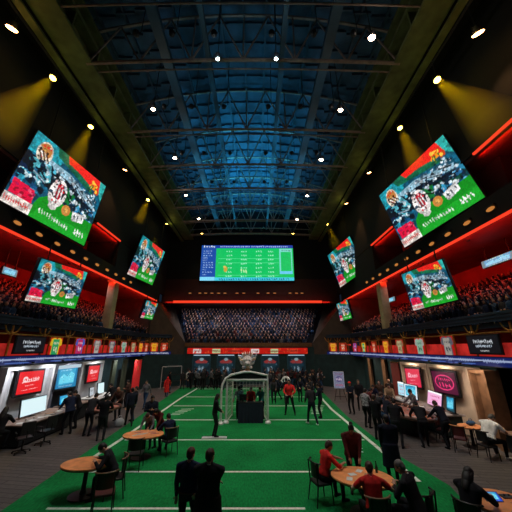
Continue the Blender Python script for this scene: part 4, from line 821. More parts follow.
office_chair('black office chair at the near left corner of the nearest left desk', -9.0, 12.2, .9)
office_chair('black office chair at the far left edge beside the seated operator', -10.75, 11.0, .4)
office_chair('black office chair before the farther left desk', -8.9, 17.6, 1.8)

# ------------------------------------------------------------------ PEOPLE
skinm = [mat('skin_light', (.52, .28, .20), .55, var=.08), mat('skin_tan', (.38, .19, .12), .55, var=.08), mat('skin_dark', (.12, .055, .035), .55, var=.08)]
lipm = mat('lip', (.30, .08, .07), .5); eyew = mat('eye_white', (.7, .7, .7), .3); hairm = {'black': mat('black_hair', (.008, .006, .006), .55, var=.3, scale=40, bump=.5), 'brown': mat('brown_hair', (.045, .02, .012), .55, var=.3, scale=40, bump=.5), 'grey': mat('grey_hair', (.10, .09, .085), .6, var=.3, scale=40, bump=.5), 'auburn': mat('auburn_hair', (.07, .015, .008), .55, var=.3, scale=40)}
CL = {'black': (.008, .008, .011), 'navy': (.008, .014, .04), 'darknavy': (.007, .010, .022), 'char': (.022, .022, .026), 'red': (.58, .02, .018), 'crimson': (.26, .012, .015), 'maroon': (.09, .012, .012), 'white': (.82, .84, .84), 'grey': (.12, .12, .13), 'teal': (.02, .16, .16), 'jeans': (.02, .05, .11), 'olive': (.03, .035, .02), 'tan': (.3, .2, .12), 'pattern': (.25, .24, .26), 'brown': (.06, .03, .02)}
def cloth(c): return mat('cloth_' + c, CL[c], .8, var=.35 if c != 'pattern' else .9, scale=7 if c != 'pattern' else 16, bump=.15, spec=.2)
class Fig:
    def __init__(s, vox): s.vs = []; s.fs = []; s.reg = []; s.vox = vox
    def put(s, mb, reg): o = len(s.vs); s.vs += mb.v; s.fs += [tuple(i + o for i in f) for f in mb.f]; s.reg += [reg] * len(mb.v)
    def limb(s, pts, rs, reg, n=16, flat=None):
        P = []; Q = []
        for i in range(len(pts) - 1):
            a, b = Vector(pts[i]), Vector(pts[i + 1]); k = max(1, int((b - a).length / .016))
            for j in range(k): P.append(a.lerp(b, j / k)); Q.append(rs[i] + (rs[i + 1] - rs[i]) * j / k)
        P.append(Vector(pts[-1])); Q.append(rs[-1]); d0 = (P[1] - P[0]).normalized(); d1 = (P[-1] - P[-2]).normalized()
        P = [P[0] - d0 * Q[0] * .75, P[0] - d0 * Q[0] * .4] + P + [P[-1] + d1 * Q[-1] * .4, P[-1] + d1 * Q[-1] * .75]; Q = [Q[0] * .5, Q[0] * .88] + Q + [Q[-1] * .88, Q[-1] * .5]
        m = MB(); m.tube(P, Q, n); s.put(m, reg)
    def ell(s, c, r, reg, M=None, n=14, m=12): g = MB(); g.ell(c, r, n, m, M=M); s.put(g, reg)
    def loft(s, rings, reg, n=36):
        R_ = []
        for i in range(len(rings) - 1):
            (c0, a0, b0), (c1, a1, b1) = rings[i], rings[i + 1]; k = max(1, int((c1 - c0).length / .018))
            for j in range(k): t = j / k; R_.append((c0.lerp(c1, t), a0.lerp(a1, t), b0.lerp(b1, t)))
        R_.append(rings[-1]); g = MB()
        for c, a, b in R_: g.v += [tuple(c + a * math.cos(2 * PI * k / n) + b * math.sin(2 * PI * k / n)) for k in range(n)]
        L = len(R_); g.f = [(i * n + k, i * n + (k + 1) % n, (i + 1) * n + (k + 1) % n, (i + 1) * n + k) for i in range(L - 1) for k in range(n)] + [tuple(range(n))[::-1], tuple(range((L - 1) * n, L * n))]
        g.m = [0] * len(g.f); s.put(g, reg)
def ik(a, b, l1, l2, pole):
    a, b = Vector(a), Vector(b); d = b - a; L = min(d.length, (l1 + l2) * .995); dn = d.normalized(); x = (l1 * l1 - l2 * l2 + L * L) / (2 * L); h = math.sqrt(max(0, l1 * l1 - x * x))
    p = Vector(pole); p = (p - dn * p.dot(dn)).normalized(); return a + dn * x + p * h, a + dn * L
def person(label, loc, rz, pose, top='black', bottom='black', shoes='black', skin=0, hair='black', style='short', scale=1., wide=1., jacket=False, sleeves='long', vox=.016, group=None, eyes=True, extra=None, name='person', cuff=None):
    P = dict(hip=(0, 0, .93), lean=0, side=0, twist=0, headp=0, heady=0, lh=(-.27, .06, .80), rh=(.27, .06, .80), lf=(-.11, 0, 0), rf=(.11, .03, 0), le=(-.6, -1, 0), re=(.6, -1, 0), lk=(-.15, 1, 0), rk=(.15, 1, 0), curl=.5)
    P.update(pose); F = Fig(vox); H = Vector(P['hip'])
    B = Matrix.Rotation(R(P['twist']), 3, 'Z') @ Matrix.Rotation(R(P['side']), 3, 'Y') @ Matrix.Rotation(-R(P['lean']), 3, 'X')
    X, Y, Zv = B @ Vector((1, 0, 0)), B @ Vector((0, 1, 0)), B @ Vector((0, 0, 1)); T = lambda x, y, z: H + X * x + Y * y + Zv * z; W = wide
    # pelvis and torso
    seated = P['hip'][2] < .75
    pw = .168 * W
    F.loft([(H + Vector((0, 0, -.09)), Vector((pw * .85, 0, 0)), Vector((0, .105, 0))), (H, Vector((pw, 0, 0)), Vector((0, .12, 0))), (T(0, 0, .10), X * pw * .93, Y * .112)], 'bottom')
    F.loft([(T(0, 0, .04 if not jacket else -.06), X * pw * 1.04 * (1.06 if jacket else 1), Y * .125 * (1.1 if jacket else 1)), (T(0, 0, .16), X * .150 * W * (1.08 if jacket else 1), Y * .115), (T(0, .01, .32), X * .172 * W, Y * .13), (T(0, 0, .44), X * .188 * W, Y * .118), (T(0, -.01, .50), X * .16 * W, Y * .09), (T(0, -.01, .545), X * .085, Y * .07)], 'top')
    if jacket == 'long': F.loft([(H + Vector((0, -.01, -.52)), Vector((.225 * W, 0, 0)), Vector((0, .16, 0))), (T(0, 0, .05), X * .19 * W, Y * .145)], 'top')
    # neck and head
    nb = T(0, -.005, .53); Hd = B @ Matrix.Rotation(R(P['heady']), 3, 'Z') @ Matrix.Rotation(-R(P['headp']), 3, 'X'); hc = nb + (B @ Vector((0, .02, .078))) + Hd @ Vector((0, .01, .075))
    F.limb([nb - Zv * .03, hc - Hd @ Vector((0, .015, .06))], [.062, .055], 'skin')
    q = lambda x, y, z: hc + Hd @ Vector((x, y, z))
    F.ell(q(0, -.005, .015), (.076, .096, .10), 'skin', Hd, 18, 16); F.ell(q(0, .022, -.05), (.058, .066, .065), 'skin', Hd, 16, 12); F.ell(q(0, .068, -.085), (.024, .02, .018), 'skin', Hd)
    F.limb([q(0, .088, .012), q(0, .108, -.026)], [.010, .014], 'skin', 8); F.ell(q(0, .080, -.058), (.024, .012, .010), 'lip', Hd)
    for sx in (-1, 1): F.ell(q(sx * .077, -.008, -.01), (.010, .02, .03), 'skin', Hd); F.ell(q(sx * .03, .080, .03), (.026, .012, .009), 'skin', Hd)
    # arms
    hands = []
    for sx in (-1, 1): F.limb([T(sx * .03, -.015, .535), T(sx * .185 * W, -.01, .475)], [.058, .056], 'top')
    for sx, hk, ek in ((-1, 'lh', 'le'), (1, 'rh', 're')):
        sh = T(sx * .185 * W, -.01, .465); wr = Vector(P[hk]); el, wr = ik(sh, wr, .285, .255, P[ek])
        F.ell(sh, (.068, .068, .064), 'top', B)
        hs = sleeves == 'short'; mid = sh.lerp(el, .62)
        if hs: F.limb([sh, mid], [.066, .06], 'top'); F.limb([mid, el, el.lerp(wr, .4), wr], [.045, .041, .042, .028], 'skin')
        elif sleeves == 'rolled': F.limb([sh, el, el.lerp(wr, .2)], [.064, .052, .048], 'top'); F.limb([el.lerp(wr, .2), wr], [.042, .028], 'skin')
        else: F.limb([sh, el, wr.lerp(el, .08)], [.064, .052, .038], 'top'); F.limb([wr.lerp(el, .15), wr], [.03, .027], 'skin')
        # hand: palm, four fingers, thumb
        d = (wr - el).normalized(); side_ = Vector((-sx, 0, 0)); side_ = (side_ - d * side_.dot(d)); side_ = side_.normalized() if side_.length > .2 else d.orthogonal().normalized(); nrm = d.cross(side_).normalized()
        if P.get('palmdown'): nrm = Vector((0, 0, -1)); nrm = (nrm - d * nrm.dot(d)).normalized(); side_ = nrm.cross(d) * (1 if sx > 0 else -1) * -1
        pc = wr + d * .05; mm = Matrix((side_, nrm, d)).transposed(); F.ell(pc, (.042, .018, .055), 'skin', mm, 12, 8)
        cu = P['curl']; inw = side_ if not P.get('palmdown') else nrm
        bend = (nrm if P.get('palmdown') else -side_ * -1)
        lat = side_ if P.get('palmdown') else nrm
        if not P.get('palmdown'): mm2 = None
        fr = max(.0085, vox * .6)
        for k, (o_, ln) in enumerate(((-.031, .062), (-.010, .072), (.011, .068), (.030, .055))):
            b0 = wr + d * .085 + side_ * o_; d1 = (d + nrm * cu * .5).normalized(); d2 = (d + nrm * cu * 1.6).normalized(); F.limb([b0 - d * .02, b0 + d1 * ln * .5, b0 + d1 * ln * .5 + d2 * ln * .5], [fr, fr * .95, fr * .8], 'skin', 7)
        tb = wr + d * .025 - side_ * .035 * (1); F.limb([tb, tb + (d - side_ * .9 + nrm * .3).normalized() * .035, tb + (d - side_ * .9 + nrm * .3).normalized() * .035 + (d + nrm * .5).normalized() * .03], [fr * 1.15, fr, fr * .85], 'skin', 7)
        hands.append(wr + d * .09)
    # legs
    for sx, fk, kk_ in ((-1, 'lf', 'lk'), (1, 'rf', 'rk')):
        hp = H + Vector((sx * .088 * W, 0, -.02)); ft = Vector(P[fk]); an = ft + Vector((0, 0, .085)); kn, an = ik(hp, an, .43, .42, P[kk_])
        F.limb([hp, hp.lerp(kn, .5), kn, kn.lerp(an, .3), an + Vector((0, 0, .015))], [.094, .08, .058, .058, .047], 'bottom', 14)
        yaw = P.get('foot', 0); fd = Matrix.Rotation(R(yaw - sx * 8), 3, 'Z') @ Vector((0, 1, 0)); F.limb([an - fd * .03 - Vector((0, 0, .045)), an + fd * .05 - Vector((0, 0, .048)), an + fd * .145 - Vector((0, 0, .058))], [.040, .040, .028], 'shoes', 12)
    # remesh into one surface
    me = bpy.data.meshes.new('body_src'); me.from_pydata(F.vs, [], F.fs); bm = bmesh.new(); bm.from_mesh(me); bmesh.ops.recalc_face_normals(bm, faces=bm.faces); bm.to_mesh(me); bm.free()
    tmp = bpy.data.objects.new('body_src', me); C.objects.link(tmp); md = tmp.modifiers.new('r', 'REMESH'); md.mode = 'VOXEL'; md.voxel_size = vox; md.use_smooth_shade = True
    ms = tmp.modifiers.new('s', 'SMOOTH'); ms.factor = .5; ms.iterations = 2 if vox < .02 else 1
    dg = bpy.context.evaluated_depsgraph_get(); out = bpy.data.meshes.new_from_object(tmp.evaluated_get(dg)); bpy.data.objects.remove(tmp); bpy.data.meshes.remove(me)
    regs = ['skin', 'top', 'bottom', 'shoes', 'lip']; kd = KDTree(len(F.vs)); [kd.insert(v, i) for i, v in enumerate(F.vs)]; kd.balance()
    out.materials.clear(); mats = [skinm[skin], cloth(top), cloth(bottom), cloth(shoes), lipm]; [out.materials.append(m) for m in mats]
    vr = [regs.index(F.reg[kd.find(v.co)[1]]) for v in out.vertices]
    out.polygons.foreach_set('material_index', [vr[p.vertices[0]] for p in out.polygons]); out.polygons.foreach_set('use_smooth', [True] * len(out.polygons)); out.name = 'person'
    o = bpy.data.objects.new(name, out); C.objects.link(o); o.location = loc; o.rotation_euler = (0, 0, rz); o.scale = (scale,) * 3; tag(o, label, 'person', group)
    # hair
    g = MB(); hm = hairm.get(hair, hairm['black'])
    E_ = lambda x, y, z, a, b, c, n=16, m=10: g.ell(q(x, y, z), (a, b, c), n, m, M=Hd)
    if style != 'bald':
        E_(0, -.018, .032, .084, .100, .098, 28, 20); E_(0, -.055, -.005, .075, .060, .085, 20, 14)
        rr = random.Random(len(label)); g.v = [tuple(Vector(v_) + (Vector(v_) - hc).normalized() * .005 * math.sin(60 * v_[0] + 3 * rr.random()) * math.cos(55 * v_[2] + 40 * v_[1])) for v_ in g.v]
    if style == 'long':
        E_(0, -.07, -.09, .085, .055, .14); E_(0, -.075, -.2, .075, .045, .13); E_(-.07, -.03, -.08, .03, .05, .13, 8, 8); E_(.07, -.03, -.08, .03, .05, .13, 8, 8)
    if style == 'bun': E_(0, -.09, .115, .055, .055, .06, 12, 8); E_(0, -.03, .12, .045, .05, .04)
    if style == 'tail': g.tube([q(0, -.09, .06), q(0, -.16, .04), q(0, -.17, -.08), q(0, -.14, -.22)], [.02, .035, .035, .008], 8)
    if style != 'bald': h = g.build('hair', hm, o, smooth=True)
    if style == 'hood':
        h.name = 'hood'; h.data.materials[0] = cloth(top); g = MB(); g.ell(q(0, -.02, .0), (.10, .105, .125), 14, 10, M=Hd); g.tube([q(0, -.08, -.1), q(0, -.03, -.14)], [.1, .12], 10); h2 = g.build('hood', cloth(top), o, smooth=True)
    if style == 'cap':
        g = MB(); g.ell(q(0, -.01, .045), (.088, .104, .085), 14, 8, M=Hd); g.ell(q(0, .11, .055), (.07, .06, .012), 12, 6, M=Hd); g.build('cap', cloth('red' if extra == 'redcap' else 'black'), o, smooth=True)
    if eyes:
        for sx in (-1, 1):
            g = MB(); g.ell(q(sx * .030, .083, .010), (.013, .010, .009), 10, 6, M=Hd); e_ = g.build('eye', [eyew, black], o, smooth=True); v = MB(); v.ell(q(sx * .030, .0905, .010), (.005, .004, .006), 8, 6, M=Hd); v.build('pupil', black, e_)
    if extra == 'collar':
        g = MB(); g.tube([nb + B @ (Matrix.Rotation(a, 3, 'Z') @ Vector((0, .064, .028))) for a in np.linspace(0, 2 * PI, 17)], .009, 5); g.build('collar', cloth('white'), o)
    if extra == 'belt':
        g = MB(); g.tube([T(pw * 1.08 * math.cos(a), .133 * math.sin(a), .05) for a in np.linspace(0, 2 * PI, 21)], .014, 5); g.build('belt', cloth('brown'), o)
    if extra == 'card':
        g = MB(); g.box(-.07, .07, -.1, .1, -.006, .006, M=Matrix.Translation(hands[1])); g.build('held_phone', kb, o)
    return o
ST = 0.006
stand = {}
folded = dict(lh=(.10, .22, 1.12), rh=(-.08, .26, 1.15), le=(-.8, -.1, -.6), re=(.8, -.1, -.6), curl=.8)
hips_ = dict(lh=(-.20, -.06, .98), rh=(.20, -.06, .98), le=(-1, -.3, 0), re=(1, -.3, 0), curl=.8)
lean_t = dict(hip=(0, -.1, .90), lean=38, headp=10, lh=(-.22, .55, .93), rh=(.22, .55, .93), le=(-.6, 0, -.6), re=(.6, 0, -.6), lf=(-.13, -.12, 0), rf=(.13, .1, 0), palmdown=1, curl=.2)
reach = dict(lean=22, headp=12, lh=(-.2, .50, 1.0), rh=(.24, .52, 1.02), le=(-.6, -.2, -.6), re=(.6, -.2, -.6), palmdown=1, curl=.3)
phone = dict(lean=4, headp=25, lh=(-.06, .30, 1.18), rh=(.08, .30, 1.2), le=(-.6, -.3, -.6), re=(.6, -.3, -.6), curl=.9)
pocket = dict(lh=(-.21, .10, .86), rh=(.21, .10, .86), le=(-.8, -.6, 0), re=(.8, -.6, 0), curl=.8)
walk = dict(lf=(-.09, .26, .0), rf=(.09, -.28, .04), lh=(-.26, -.18, .86), rh=(.26, .24, .92), lean=4)
def sit(**k):
    d = dict(hip=(0, 0, .545), lf=(-.14, .42, 0), rf=(.14, .46, 0), lk=(-.2, .4, 1), rk=(.2, .4, 1), lean=10, headp=12, lh=(-.17, .40, .80), rh=(.18, .42, .80), le=(-.7, -.2, -.5), re=(.7, -.2, -.5), palmdown=1, curl=.3); d.update(k); return d

N_ = .0125
# foreground pair, seen from behind
person('man in navy shirt standing with his back to us, left of the foreground pair', (-1.40, 6.85, ST), -.15, dict(rh=(.22, -.12, 1.0), re=(1, -.5, 0), heady=-12, lf=(-.14, 0, 0), rf=(.14, .04, 0), curl=.9), 'navy', 'darknavy', 'black', 0, 'auburn', 'short', 1.02, 1.2, vox=N_, extra='belt')
person('broad man in black suit jacket with his back to us, right of the foreground pair', (-.95, 6.62, ST), -.1, dict(folded, heady=-22, lf=(-.17, 0, 0), rf=(.17, .03, 0)), 'black', 'black', 'black', 0, 'brown', 'short', 1.045, 1.34, jacket='long', vox=N_, extra='collar')
# right front table
person('man in red shirt seated in profile at the left of the right front table', (1.80, 8.72, ST), -1.25, sit(lean=16, headp=14, heady=-8, lh=(-.15, .62, .82), rh=(.17, .52, .82)), 'red', 'black', 'black', 1, 'brown', 'short', 1.03, 1.05, vox=N_, sleeves='rolled')
person('person with dark hair in a bun and maroon top behind the right front table', (2.78, 9.22, ST), 3.0, dict(hip=(0, 0, .93), lean=14, headp=24, lh=(-.12, .36, .86), rh=(.12, .36, .84), palmdown=1), 'maroon', 'black', 'black', 1, 'black', 'bun', 1.0, 1.25, jacket=True, vox=N_)
person('man in red shirt seated with his back to us at the right front table', (2.52, 7.10, ST), -.1, sit(lean=12, heady=-20, lh=(-.25, .42, .84), rh=(.38, .40, .86)), 'red', 'black', 'black', 0, 'brown', 'short', 1.03, 1.12, vox=N_, sleeves='short')
person('grey-haired man in black suit seated at the right of the right front table', (3.45, 7.15, ST), .8, sit(lean=18, headp=18, heady=10, lh=(-.12, .36, .86), rh=(.16, .4, .84), hip=(0, 0, .545)), 'black', 'black', 'black', 1, 'grey', 'short', 1.06, 1.5, jacket=True, vox=N_, extra='collar')
person('figure in long black coat standing just right of the front table', (4.12, 9.75, ST), -.1, dict(pocket, headp=10), 'darknavy', 'black', 'black', 1, 'black', 'short', 1.03, 1.2, jacket='long', vox=.016)
# left oval table
person('dark-clothed man standing at the far side of the left oval table', (-4.72, 13.75, ST), -2.75, dict(phone, headp=20), 'darknavy', 'black', 'black', 1, 'black', 'short', 1.02, 1.15, vox=.015)
person('dark-haired person bending over the far right of the left oval table', (-3.98, 12.78, ST), 2.85, dict(lean=36, headp=24, lh=(-.18, .5, .82), rh=(.2, .5, .82), hip=(0, -.1, .9), palmdown=1), 'maroon', 'black', 'black', 0, 'black', 'long', .95, 1.05, vox=.015)
person('person in navy shirt seated at the right of the left oval table', (-3.36, 12.15, ST), .75, sit(lean=14, lh=(-.2, .45, .82), rh=(.2, .45, .82)), 'navy', 'black', 'black', 1, 'black', 'short', 1.0, 1.1, vox=.014)
person('person in blue top leaning on the middle of the left oval table', (-4.33, 12.62, ST), 3.1, dict(lean=42, headp=30, hip=(0, -.14, .88), lh=(-.22, .46, .82), rh=(.2, .48, .82), palmdown=1), 'grey', 'navy', 'black', 0, 'brown', 'short', .92, 1.0, vox=.016)
person('man in black shirt bending over the table at the lower left turf edge', (-3.92, 9.02, ST), 1.9, sit(lean=30, headp=24, heady=20, lh=(-.15, .48, .84), rh=(.2, .5, .84)), 'black', 'black', 'black', 0, 'black', 'short', 1.04, 1.12, vox=N_)
chair('dark chair under the bending man at the lower left turf edge', -3.86, 9.0, 1.9, chair_b, woodb)
# bottom right and right tables
person('long-haired woman in black seated at the bottom right corner', (4.33, 6.82, ST), -1.0, sit(lean=16, headp=22, heady=-6, lh=(-.12, .56, .82), rh=(.2, .50, .82)), 'black', 'black', 'black', 0, 'black', 'long', 1.06, 1.1, vox=N_)
person('man in white short-sleeved shirt seated leaning right at the right edge', (8.5, 11.55, 0), -1.3, sit(lean=30, headp=26, heady=-8, lh=(-.15, .60, .86), rh=(.17, .55, .84), hip=(0, 0, .56)), 'white', 'black', 'white', 1, 'grey', 'short', 1.15, 1.4, vox=.014, sleeves='short')
desk('side_desk', 'dark desk before the man in the white shirt at the right edge', 9.45, 11.2, 10.9, 12.1, .76, mat('tan_desk_top', (.22, .13, .09), .5), deskgrey, 2)
person('person in blue jeans seated at the right edge behind the white-shirted man', (9.95, 10.55, 0), .2, sit(lean=10), 'darknavy', 'jeans', 'black', 1, 'black', 'short', 1.05, 1.1, vox=.016)
# middle of the turf
person('black-clothed figure with ponytail standing on a white board left of the goal', (-1.88, 13.98, .056), -1.25, dict(lean=6, headp=10, lh=(-.1, .34, 1.0), rh=(.14, .30, .98), lf=(-.07, -.02, 0), rf=(.08, .05, 0), foot=0), 'black', 'char', 'black', 1, 'black', 'long', 1.0, 1.05, vox=.015)
person('person in grey and white top behind the draped table in the goal', (-.95, 17.35, ST), 3.0, dict(reach, lean=10), 'pattern', 'black', 'black', 1, 'black', 'cap', 1.0, 1.05, vox=.018)
person('person in red top behind the draped table in the goal', (-.30, 17.4, ST), 3.2, dict(reach, lean=16), 'red', 'black', 'black', 0, 'grey', 'short', .98, 1.05, vox=.018)
person('person in teal top at the right end of the draped table in the goal', (.32, 17.35, ST), 2.7, dict(reach, lean=14), 'teal', 'black', 'black', 0, 'brown', 'short', .98, 1.0, vox=.018)
person('person in bright red top and black trousers standing on the turf right of the goal', (2.05, 18.4, ST), 2.9, dict(lf=(-.26, 0, 0), rf=(.24, .05, 0), lh=(-.2, .26, 1.0), rh=(.16, .3, 1.02), le=(-1, -.2, -.5), re=(1, -.2, -.5), headp=10), 'red', 'black', 'black', 1, 'black', 'short', 1.12, 1.1, vox=.018, extra='card')
person('man in dark shirt and knee-length trousers walking on the turf in pale shoes', (2.95, 16.1, ST), .4, dict(walk, lean=12, headp=16, lh=(-.2, .26, .98), curl=.8), 'char', 'darknavy', 'white', 1, 'black', 'short', 1.1, 1.08, vox=.018)
person('person in dark clothes beside the walking man on the turf', (3.75, 17.6, ST), 1.2, dict(phone), 'darknavy', 'black', 'black', 1, 'black', 'short', 1.05, 1.05, vox=.018)
person('small figure in red hooded jacket walking at the far left of the turf', (-7.35, 24.6, 0), .2, dict(walk), 'red', 'jeans', 'black', 0, 'black', 'hood', .88, 1.1, jacket='long', vox=.02)
# left carpet group
person('dark-haired operator seated at the near end of the left desk', (-9.95, 12.0, 0), .25, dict(hip=(0, 0, .72), lean=14, headp=14, lf=(-.14, .3, .1), rf=(.14, .36, .1), lk=(-.2, 1, .4), rk=(.2, 1, .4), lh=(-.1, .46, .96), rh=(.2, .5, .96), palmdown=1), 'black', 'black', 'black', 1, 'black', 'long', 1.05, 1.25, vox=.015)
t = thing('bar_stool', 'black stool under the operator at the near end of the left desk', 'stool', (-9.95, 11.98, 0)); MB().lathe((0, 0, .58), [(.19, 0), (.2, .03), (.18, .06)], 16).build('seat', chair_b, t)
for k in range(4): a = k * PI / 2 + .7; MB().tube([(.12 * math.cos(a), .12 * math.sin(a), .59), (.24 * math.cos(a), .24 * math.sin(a), 0)], .017, 6).build('leg', chair_leg, t)
person('man in navy jacket leaning over the far end of the nearest left desk', (-8.85, 14.55, 0), 1.15, dict(lean=20, headp=16, lh=(-.2, .45, 1.0), rh=(.2, .42, .98), lf=(-.1, .1, 0), rf=(.12, -.12, 0), palmdown=1), 'navy', 'black', 'black', 1, 'black', 'short', 1.07, 1.2, jacket=True, vox=.015)
person('man in dark jacket standing close behind the leaning man by the left desk', (-9.05, 15.6, 0), 1.9, dict(reach, headp=16), 'black', 'black', 'black', 1, 'black', 'short', 1.04, 1.15, jacket=True, vox=.018)
person('tall figure in black standing with back to us nearest on the left carpet', (-6.75, 13.6, 0), .3, dict(pocket, headp=14, lh=(-.16, .36, 1.12), rh=(.14, .36, 1.12), curl=.8), 'black', 'char', 'black', 1, 'black', 'short', 1.04, 1.15, vox=.015)
person('dark-clothed man reaching over the small gaming table from its near side', (-7.75, 14.25, 0), -.1, dict(reach), 'char', 'black', 'black', 0, 'black', 'short', 1.04, 1.1, vox=.018)
person('man in dark jacket carrying a pale bag on the left carpet', (-6.55, 15.9, 0), .6, dict(walk), 'darknavy', 'black', 'black', 1, 'black', 'short', 1.04, 1.1, vox=.018)
tag(MB().ell((0, 0, .22), (.22, .1, .2), 14, 10).tube([(-.1, 0, .38), (-.05, 0, .52), (.05, 0, .52), (.1, 0, .38)], .012, 6).build('carrier_bag', mat('pale_bag', (.45, .45, .48), .7), None, (-6.95, 15.75, 0), .4), 'pale carrier bag beside the man in a dark jacket on the left carpet', 'bag')
person('man with shaved head at the far side of the small gaming table', (-7.7, 17.1, 0), 3.0, dict(reach), 'brown', 'black', 'black', 1, 'black', 'bald', 1.04, 1.1, vox=.018)
person('person in dark top at the right of the small gaming table', (-6.8, 17.0, 0), 2.2, dict(folded), 'black', 'jeans', 'black', 0, 'brown', 'short', 1.0, 1.05, vox=.018)
person('person in brown top standing far behind the left gaming table', (-8.7, 20.4, 0), 2.6, dict(phone), 'brown', 'black', 'black', 1, 'black', 'short', 1.0, 1.05, vox=.02)
person('person in grey top walking beyond the left gaming table', (-7.4, 20.2, 0), 2.9, dict(walk), 'grey', 'jeans', 'black', 1, 'black', 'short', 1.0, 1.05, vox=.02)
person('man standing at the desk under the small red screen on the left', (-8.95, 18.9, 0), 1.4, dict(reach), 'black', 'black', 'black', 1, 'black', 'short', 1.0, 1.1, vox=.02)
# crowd on the right around the long gaming table
RC = [('man in black with arms out at the near end of the long gaming table', (6.9, 12.85), -.15, lean_t, 'black', 'black', 'short', 1.15, .015), ('man in black leaning across the near right corner of the long gaming table', (7.75, 12.75), .25, dict(lean_t, lean=30), 'darknavy', 'black', 'short', 1.1, .015),
      ('broad man in dark shirt at the near left of the long gaming table', (5.75, 12.7), -.6, dict(reach, lean=12), 'black', 'char', 'short', 1.2, .015), ('person in patterned shirt at the left end of the right crowd', (5.62, 15.6), -1.0, dict(phone), 'pattern', 'black', 'short', 1.08, .018),
      ('person in dark top with tied hair on the left of the long gaming table', (6.0, 14.1), -1.3, dict(lean_t, lean=26), 'darknavy', 'jeans', 'tail', 1.05, .016), ('man in charcoal on the left middle of the long gaming table', (6.05, 15.0), -1.5, dict(lean_t, lean=22), 'char', 'black', 'short', 1.1, .018),
      ('person in maroon on the left far part of the long gaming table', (6.15, 16.4), -1.5, dict(lean_t, lean=18), 'maroon', 'black', 'short', 1.05, .018), ('man in dark blazer at the far end of the long gaming table', (7.0, 18.05), 3.0, dict(reach), 'navy', 'black', 'short', 1.1, .018),
      ('tan-shirted person at the far right end of the long gaming table', (8.0, 18.0), 2.8, dict(reach, lean=10), 'tan', 'black', 'short', 1.0, .018), ('person with long hair between the table and the right desk', (8.05, 19.4), 2.6, dict(hips_), 'brown', 'jeans', 'long', 1.0, .018),
      ('person in red cap behind the left part of the right crowd', (5.9, 18.7), 2.4, dict(folded), 'darknavy', 'black', 'cap', 1.05, .018), ('man in black waistcoat beside the person in the red cap', (6.75, 19.6), 2.9, dict(pocket), 'black', 'black', 'short', 1.1, .018),
      ('dealer in white and black on the right side of the long gaming table', (8.22, 15.6), 1.6, dict(reach, lean=14), 'grey', 'black', 'short', 1.0, .018), ('person in black standing behind the near left man of the right crowd', (5.35, 13.7), -.9, dict(folded), 'black', 'black', 'short', 1.1, .018),
      ('bald-headed man in brown far right beyond the gaming table', (9.1, 20.3), 2.8, dict(pocket), 'brown', 'black', 'bald', 1.05, .02)]
for lb, (x, y), rz, ps, tp, bt, stl, wd, vx in RC: person(lb, (x, y, 0), rz, ps, tp, bt, 'black', rnd.choice([0, 1, 1]), rnd.choice(['black', 'black', 'brown']), stl, 1.04, wd, vox=vx, extra='redcap' if stl == 'cap' else None)
# far crowd on the floor: prototypes copied, clothes swapped
protos = [person('dark-clothed person standing in the crowd before the far wall', (-6, 29.5, 0), 2.9, dict(ps), tp, 'black', 'black', sk, 'black', stl, 1.0, 1.08, vox=.026, group='people before the far wall', eyes=False) for ps, tp, sk, stl in ((folded, 'black', 1, 'short'), (pocket, 'char', 0, 'short'), (phone, 'darknavy', 1, 'long'), (walk, 'black', 0, 'short'), (hips_, 'maroon', 1, 'short'), (dict(reach, lean=8), 'grey', 0, 'short'))]
spots = []
for n_, x0, x1, y0, y1 in ((26, -7.2, -1.2, 28.6, 31.3), (30, .9, 6.6, 27.4, 31.3)):
    tries = 0
    while n_ and tries < 4000:
        tries += 1; c_ = (rnd.uniform(x0, x1), rnd.uniform(y0, y1))
        if all(math.hypot(c_[0] - a, c_[1] - b) > .62 for a, b in spots) and math.hypot(c_[0] - 2.5, c_[1] - 24.6) > .8: spots.append(c_); n_ -= 1
front = [(1.15, 24.4), (1.7, 23.2), (2.5, 24.6), (3.3, 22.6), (4.0, 24.2), (4.7, 25.6), (3.9, 20.9), (5.2, 26.4), (2.2, 21.6), (1.3, 21.9), (4.6, 21.9), (-7.9, 26.9), (5.9, 27.0)]
flooked = ['dark-clothed person standing just right of the goal, nearest the frame', 'dark-clothed person second from the goal, standing behind the red-topped one', 'dark-clothed person with hands busy, third from the goal on the far turf', 'dark figure standing behind the walking man in pale shoes', 'dark-clothed person in the middle of the right far turf group', 'dark-clothed person near the right boundary line on the far turf', 'person near the right boundary line level with the dark-clothed pair', 'dark-clothed person at the far right corner of the turf', 'dark-clothed person close behind the one in the red top', 'dark-clothed person between the goal and the one in the red top', 'dark-clothed person on the carpet side right of the boundary line', 'dark figure on the carpet behind the red hooded one', 'dark figure beyond the poster stand on the right']
cols = ['black', 'black', 'darknavy', 'char', 'char', 'black', 'maroon', 'grey', 'darknavy', 'crimson', 'white', 'pattern']
used = set()
for i, (x, y) in enumerate(spots + front):
    k = i % 6; o = protos[k] if k not in used else copy_tree(protos[k]); fresh = k not in used; used.add(k)
    o.location = (x, y, ST if abs(x) < 6 and y < 30 else 0); o.rotation_euler = (0, 0, rnd.uniform(0, 6.28)); s_ = rnd.uniform(.95, 1.08); o.scale = (s_,) * 3
    if not fresh:
        c1, c2, c3 = cloth(rnd.choice(cols)), cloth(rnd.choice(['black', 'jeans', 'char'])), skinm[rnd.choice([0, 1, 1, 2])]
        for j, m_ in ((0, c3), (1, c1), (2, c2)): o.material_slots[j].link = 'OBJECT'; o.material_slots[j].material = m_
    if i < len(spots): o['label'] = 'person in %s top in the far wall crowd, %s part, %s row' % ((o.material_slots[1].material.name[6:].replace('char', 'charcoal').replace('darknavy', 'dark navy').replace('pattern', 'patterned')), ('left' if x < -4.2 else 'left middle' if x < 0 else 'right middle' if x < 3.7 else 'right'), ('front' if y < 29.4 else 'back'))
    if i >= len(spots): del o['group']; o['label'] = flooked[i - len(spots)]

